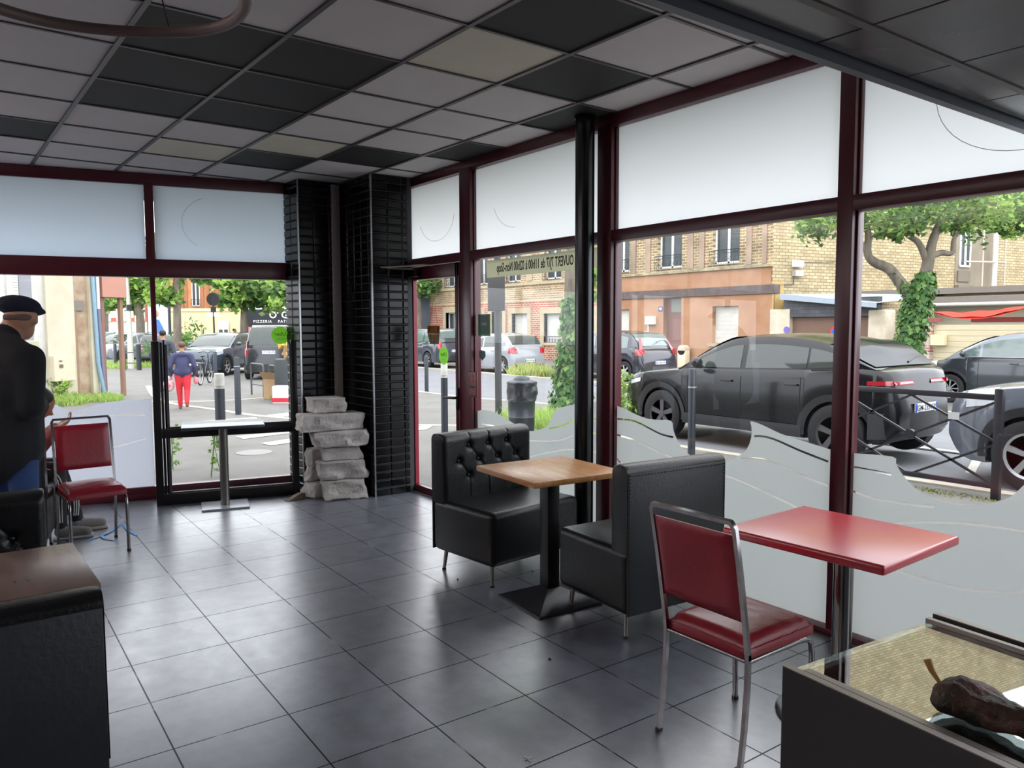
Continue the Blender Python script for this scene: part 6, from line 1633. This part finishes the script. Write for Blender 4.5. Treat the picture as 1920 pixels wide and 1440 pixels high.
b = MB(); b.box(-.3, .3, -.3, .3, .05, 1.05, .05); b.build('bin_body', mat('dark_bin', (62, 68, 70), .5), t, smooth=30)
R_ = random.Random(3)
for k in range(9):
    b = MB(); b.M = Matrix.Translation((R_.uniform(-.25, .2), R_.uniform(-.25, .25), 1.1+R_.uniform(0, .4))) @ Euler((R_.uniform(0, 3), R_.uniform(0, 3), R_.uniform(0, 3))).to_matrix().to_4x4(); b.box(-.14, .14, -.09, .09, -.04, .04, .01)
    b.build('packaging', [M_card, mat('yellow_wrap', (206, 160, 50), .6), mat('brown_wrap', (140, 84, 60), .6)][k % 3], t)
# ---------------------------------------------------------------- people: continuous bodies grown from tapered limbs, remeshed into one surface
def organic(name, parts, mats, voxel, par=None, smooth=6):
    """parts = (material index, [points], [radii]) or (material index, centre, (rx,ry,rz), rotation)"""
    b = MB(); segs = []
    for q in parts:
        if len(q) == 3:
            mi, P, Rr = q; P = [Vector(p) for p in P]
            for i in range(len(P)-1):
                if (P[i+1]-P[i]).length > 1e-5: b.tube([P[i], P[i+1]], [Rr[i], Rr[i+1]], 14); segs.append((mi, P[i], P[i+1], Rr[i], Rr[i+1]))
            for p, r_ in zip(P, Rr): b.sphere(tuple(p), r_, 14, 10)
        else:
            mi, c, r3, rot = q; M0 = b.M.copy(); b.M = Matrix.Translation(c) @ Euler(rot).to_matrix().to_4x4(); b.sphere((0, 0, 0), 1, 18, 12, sc=r3); b.M = M0
            m_ = sum(r3)/3; segs.append((mi, Vector(c), Vector(c)+Vector((0, 0, 1e-4)), m_, m_))
    o = b.build('tmp', mats, fix=False)
    md = o.modifiers.new('r', 'REMESH'); md.mode = 'VOXEL'; md.voxel_size = voxel
    sm = o.modifiers.new('s', 'SMOOTH'); sm.iterations = smooth; sm.factor = .5
    me = mesh_of(o); bpy.data.objects.remove(o)
    me.materials.clear()
    for m in mats: me.materials.append(m)
    if len(mats) > 1:
        mis = []
        for p in me.polygons:
            c = p.center; best = None
            for (mi, a, d, ra, rb) in segs:
                ab = d-a; t_ = max(0, min(1, (c-a).dot(ab)/max(1e-9, ab.dot(ab)))); dist = (c-a-ab*t_).length-(ra+(rb-ra)*t_)
                if best is None or dist < best[0]: best = (dist, mi)
            mis.append(best[1])
        me.polygons.foreach_set('material_index', mis)
    me.polygons.foreach_set('use_smooth', [True]*len(me.polygons)); me.update()
    o = bpy.data.objects.new(name, me); COL.objects.link(o)
    if par is not None: o.parent = par
    return o
M_skin = mat('skin', (178, 132, 108), .5, var=.05, scale=20)
M_skin2 = mat('skin_tan', (168, 120, 92), .5, var=.05, scale=20)
M_coat = mat('black_wool_coat', (16, 18, 24), .9, bump=.2, bscale=120)
M_cap = mat('navy_wool_cap', (22, 26, 46), .9, bump=.3, bscale=150)
M_jean = mat('blue_denim', (34, 62, 110), .8, var=.2, scale=12, bump=.2, bscale=120)
M_hairg = mat('short_grey_hair', (104, 84, 74), .8)
M_hair = mat('dark_hair', (30, 24, 24), .6)
def hand(side, wrist, dirv, palmn, mi, sc=1.0, curl=.5):
    """palm, four unequal curled fingers and a thumb leaving the side of the palm"""
    d = Vector(dirv).normalized(); n_ = Vector(palmn).normalized(); s = d.cross(n_)*side; w = Vector(wrist); P = []
    c = w+d*.05*sc
    for k in (-1, -.33, .33, 1): P.append((mi, [w+s*.012*k*sc, c+d*.03*sc+s*.026*k*sc], [.017*sc, .013*sc]))
    for k, L in ((-1, .062), (-.33, .074), (.33, .07), (1, .056)):
        a = c+d*.035*sc+s*.027*k*sc; m_ = a+(d*cos(curl*.6)+n_*sin(curl*.6))*L*.5*sc; e = m_+(d*cos(curl*1.6)+n_*sin(curl*1.6))*L*.5*sc
        P.append((mi, [a, m_, e], [.0092*sc, .0085*sc, .007*sc]))
    a = w+d*.022*sc+s*.024*sc; m_ = a+(d*.6+s*.9+n_*.3).normalized()*.035*sc; P.append((mi, [a, m_, m_+(d+s*.2+n_*.5).normalized()*.03*sc], [.013*sc, .0105*sc, .0085*sc]))
    return P
def head(c, f, mi, sc=1.0, tilt=0, hair=None):
    """skull, jaw, nose, brows, lips and ears about centre c facing f"""
    c = Vector(c); f = Vector(f).normalized(); u = Vector((0, 0, 1)); u = (u-f*u.dot(f)).normalized(); l = u.cross(f)
    az = atan2(f.y, f.x); R_ = (0, -math.asin(max(-1, min(1, f.z))), az)
    P = [(mi, tuple(c+u*.02*sc), (.098*sc, .078*sc, .10*sc), R_), (mi, tuple(c+f*.025*sc-u*.055*sc), (.062*sc, .056*sc, .062*sc), R_),
         (mi, [c+f*.088*sc+u*.012*sc, c+f*.112*sc-u*.022*sc], [.011*sc, .016*sc]), (mi, tuple(c+f*.078*sc-u*.052*sc), (.018*sc, .026*sc, .012*sc), R_),
         (mi, [c+f*.086*sc+u*.028*sc+l*.034*sc, c+f*.09*sc+u*.026*sc, c+f*.086*sc+u*.028*sc-l*.034*sc], [.009*sc]*3), (mi, tuple(c+f*.062*sc-u*.092*sc), (.022*sc, .026*sc, .018*sc), R_)]
    for s in (-1, 1): P.append((mi, tuple(c+l*.08*sc*s-f*.006*sc-u*.008*sc), (.022*sc, .012*sc, .033*sc), R_))
    return P

# standing man, seen from behind, in a long black coat and flat cap
mp = Vector((-5.30, .26, 0)); f = Vector((-.5, .85, 0)).normalized(); l = Vector((-f.y, f.x, 0))
t = thing('person', 'person standing with their back turned in a long black coat and navy flat cap', 'person', tuple(mp))
V = lambda a, b_, c: f*a+l*b_+Vector((0, 0, c))
hd = V(.10, -.02, 1.59)
parts = head(hd, Vector((-.86, .5, -.15)), 0, 1.05)+[(0, [V(.0, 0, 1.40), V(.05, 0, 1.53)], [.07, .062]),
    (1, [V(-.02, 0, .98), V(-.01, 0, 1.15), V(-.01, 0, 1.34)], [.15, .15, .13]), (1, [V(-.01, .16, 1.37), V(-.01, -.16, 1.37)], [.07, .07])]
for s in (-1, 1):
    parts += [(2, [V(0, .10*s, .95), V(.01, .11*s, .52), V(-.01, .11*s, .10)], [.10, .07, .05]), (3, [V(-.02, .11*s, .05), V(.14, .12*s, .04)], [.045, .035]),
              (1, [V(0, .2*s, 1.37), V(.0, .25*s, 1.1), V(.13, .08*s, 1.08)], [.06, .05, .042])]+hand(s, V(.14, .07*s, 1.09), V(.2, -1*s, .1), V(-1, 0, 0), 0, 1, .7)
organic('body', parts, [M_skin, M_coat, M_jean, M_black], .011, t)
cp = [(0, [V(-.03, 0, .86), V(-.02, 0, 1.1), V(-.02, 0, 1.32)], [.215, .205, .17]), (0, [V(-.04, .12, .84), V(-.03, .12, 1.2)], [.15, .15]), (0, [V(-.02, -.08, 1.04), V(-.03, -.10, 1.2)], [.15, .15]),
      (0, [V(-.02, .19, 1.36), V(-.02, 0, 1.43), V(-.02, -.19, 1.36)], [.095, .11, .095]), (0, [V(-.01, 0, 1.43), V(.02, 0, 1.49)], [.085, .078])]
for s in (-1, 1): cp += [(0, [V(0, .215*s, 1.36), V(-.03, .25*s, 1.1), V(.12, .10*s, 1.08)], [.088, .074, .06])]
organic('coat', cp, [M_coat], .014, t)
cc = hd+Vector((0, 0, .075))-f*.01; fo_ = f; f = Vector((-.62, .78, 0))
cap_ = organic('flat_cap', [(0, tuple(cc), (.128, .104, .062), (0, .12, atan2(f.y, f.x))), (0, [cc+f*.08-Vector((0, 0, .02)), cc+f*.165-Vector((0, 0, .035))], [.05, .016]), (0, [cc+f*.08+l*.05-Vector((0, 0, .025)), cc+f*.15+l*.03-Vector((0, 0, .035))], [.03, .014]), (0, [cc+f*.08-l*.05-Vector((0, 0, .025)), cc+f*.15-l*.03-Vector((0, 0, .035))], [.03, .014])], [M_cap], .009, t)
f = Vector((-.86, .5, 0)); organic('hair', [(0, tuple(hd-f*.03+Vector((0, 0, .01))), (.074, .08, .04), (0, 0, atan2(f.y, f.x)))], [M_hairg], .01, t)

# seated person: pink jacket, striped track trousers, grey trainers
sp_ = Vector((-6.56, .12, 0)); t = thing('person', 'seated person in a pink jacket and black striped track trousers behind the red chair', 'person', tuple(sp_))
f = Vector((.12, 1, 0)).normalized(); l = Vector((-f.y, f.x, 0))
hd = V(.40, 0, .985)
M_pink = mat('dusty_pink_jacket', (168, 92, 92), .7, var=.1, scale=12, bump=.3, bscale=30); M_trk = mat('black_track_fabric', (22, 22, 28), .6); M_shoe = mat('grey_knit_shoe', (138, 134, 130), .8, bump=.4, bscale=120)
parts = head(hd, f*.8-Vector((0, 0, .55))+l*-.25, 0, .98)+[(0, [V(.22, 0, .86), V(.33, 0, .95)], [.055, .052]),
   (1, [V(.0, 0, .56), V(.08, 0, .72), V(.2, 0, .84)], [.15, .14, .11]), (1, [V(.19, .14, .84), V(.19, -.14, .84)], [.065, .065])]
for s in (-1, 1):
    fx = .64 if s < 0 else .76
    parts += [(2, [V(.03, .10*s, .50), V(.48, .10*s, .50), V(.50+.1*(s > 0), .10*s, .12)], [.10, .075, .05]), (3, [V(.50+.1*(s > 0), .10*s, .055), V(.50+.1*(s > 0)+.17, .12*s, .04)], [.045, .036]),
              (1, [V(.22, .17*s, .83), V(.37, .2*s, .67), V(.49, .10*s, .79)], [.072, .062, .046])]+hand(s, V(.51, .09*s, .81), V(.7, -.2*s, .45), V(-.3, 0, .9), 0, .95, .8)
organic('body', parts, [M_skin2, M_pink, M_trk, M_shoe], .011, t)
organic('hair', [(0, tuple(hd-f*.012+Vector((.012, 0, .06))), (.118, .102, .084), (0, .45, atan2(f.y, f.x))), (0, tuple(hd-f*.11+Vector((0, 0, .03))), (.035, .035, .035), (0, 0, 0))], [M_hair], .01, t)
for s in (-1, 1):
    kx = .50+.1*(s > 0)
    for q in (-1, 0, 1):
        b = MB(); o_ = Vector((.0, 0, 0))
        px_ = [V(.1, .10*s+(.0), .585)+l*0, V(.44, .10*s, .575), V(.555+.03*(s > 0), .10*s, .47), V(kx+.055, .10*s, .3), V(kx+.042, .10*s, .12)]
        sd = -l*(.062) if True else l
        pts = [V(.1, .10*s-.085, .52+.018*q), V(.42, .10*s-.068, .52+.018*q), V(.50+.018*q, .10*s-.066, .44), V(kx-.0+.016*q, .10*s-.060, .28), V(kx+.014*q, .10*s-.050, .13)]
        if s > 0: pts = [V(.1, .10*s+.0, .60), V(.42, .10*s, .58)]+pts[2:]
        b.tube(catmull(pts, 5), .0045, 6); b.build('stripe', M_white, t, smooth=60)
    b = MB(); b.box(-.14, .12, -.05, .05, 0, .02, .012); so_ = b.build('shoe_sole', mat('pale_grey_sole', (170, 168, 164), .7), t, smooth=40)
    so_.location = V(kx+.09, .11*s, 0); so_.rotation_euler = (0, 0, atan2(f.y, f.x))
b = MB(); b.M = Matrix.Translation(V(.12, -.16, .60)); b.sphere((0, 0, 0), .085, 16, 10, sc=(.5, 1, .8)); b.build('red_bag', mat('red_handbag', (150, 24, 36), .4), t, smooth=60)

# pedestrians outside
def walker(label, loc, face, h, cols, stride=.12, bag=None, hood=False, coatlen=None):
    global f, l
    t = thing('person', label, 'person', loc); f = Vector((cos(face), sin(face), 0)); l = Vector((-f.y, f.x, 0)); k = h/1.7
    W_ = lambda a, b_, c: V(a*k, b_*k, c*k)
    hd = W_(.02, 0, 1.56)
    parts = head(hd, f, 0, k)+[(0, [W_(0, 0, 1.36), W_(0, 0, 1.5)], [.06*k, .055*k]), (1, [W_(0, 0, .95), W_(0, 0, 1.15), W_(0, 0, 1.3)], [.165*k, .16*k, .13*k]), (1, [W_(0, .16, 1.33), W_(0, -.16, 1.33)], [.075*k]*2)]
    parts += [(1, [W_(-.01, .08, .93), W_(-.01, -.08, .93)], [.13*k]*2)]
    for s in (-1, 1):
        st = stride*s
        parts += [(2, [W_(0, .09*s, .88), W_(st*.5+.02, .09*s, .48), W_(st-(.1 if s < 0 else 0), .08*s, .1+(.08 if s < 0 else 0))], [.11*k, .075*k, .055*k]), (3, [W_(st-(.1 if s < 0 else 0), .08*s, .045+(.08 if s < 0 else 0)), W_(st+.14-(.1 if s < 0 else 0), .08*s, .04+(.04 if s < 0 else 0))], [.045*k, .035*k]),
                  (1, [W_(0, .2*s, 1.31), W_(-.04, .28*s, 1.06), W_(.06, .27*s, .86)], [.075*k, .06*k, .045*k])]+hand(s, W_(.07, .27*s, .83), W_(.2, 0, -1), W_(0, -s, 0), 0, k, .8)
    if hood: parts.append((1, tuple(W_(-.09, 0, 1.36)), (.07*k, .12*k, .06*k), (0, 0, face)))
    if coatlen: parts += [(1, [W_(0, .05, .9), W_(0, .06, coatlen)], [.16*k, .16*k]), (1, [W_(0, -.05, .9), W_(0, -.06, coatlen)], [.16*k, .16*k])]
    organic('body', parts, cols, .016, t)
    organic('hair', [(0, tuple(hd-f*.03+Vector((0, 0, .035))), (.1*k, .088*k, .085*k), (0, 0, face))], [cols[4]], .016, t)
    return t, W_
M_navy = mat('navy_hoodie', (62, 64, 96), .85, bump=.2, bscale=30); M_rtr = mat('red_trousers', (206, 44, 56), .75, var=.1, scale=8); M_brh = mat('brown_hair', (96, 68, 60), .7); M_shoeb = mat('brown_shoe', (150, 96, 80), .6)
p = onground(345, 767)
_, W_ = walker('person walking away in a navy hoodie and bright red trousers', (p.x, p.y, -.3), radians(165), 1.53, [M_skin, M_navy, M_rtr, M_shoeb, M_brh], .1, hood=True)
bg_ = thing('shopping_bag', 'bulging red and white plastic bag carried by the person in red trousers', 'bag', (p.x, p.y, -.3))
c = W_(.08, .33, .60)
bb = organic('bag_body', [(0, tuple(c), (.10, .13, .15), (0, 0, .3)), (0, tuple(c+Vector((0, 0, .13))), (.05, .06, .08), (0, 0, .3))], [mat('red_white_bag', (206, 60, 80), .4, col2=(232, 226, 226), scale=14)], .012, bg_)
b = MB(); b.tube([c+Vector((0, .03, .14)), W_(.08, .275, .76), c+Vector((0, -.03, .14))], .008, 6); b.build('handle', M_white, bg_)
b = MB(); c = W_(.08, -.3, .70); b.sphere(tuple(c), .07, 10, 8, sc=(.6, .8, 1.2)); o = b.build('small_bag', mat('pink_bag', (226, 130, 140), .5), smooth=60); o.location = (p.x, p.y, -.3); tag(o, 'small pink packet in the right hand of the person in red trousers', 'bag')
p = onground(309, 738)
M_dkc = mat('dark_grey_coat', (66, 70, 80), .85)
walker('person in a dark grey coat walking, half hidden by the black screen post', (p.x, p.y, -.3), radians(160), 1.78, [M_skin, M_dkc, M_dkc, M_black, M_hair], .12, coatlen=.55)
p = at(440, 640, 44)
walker('distant dark-clothed person beside the tree trunks', (p.x, p.y, -.3), radians(60), 1.75, [M_skin, M_black, M_black, M_black, M_hair], .08)
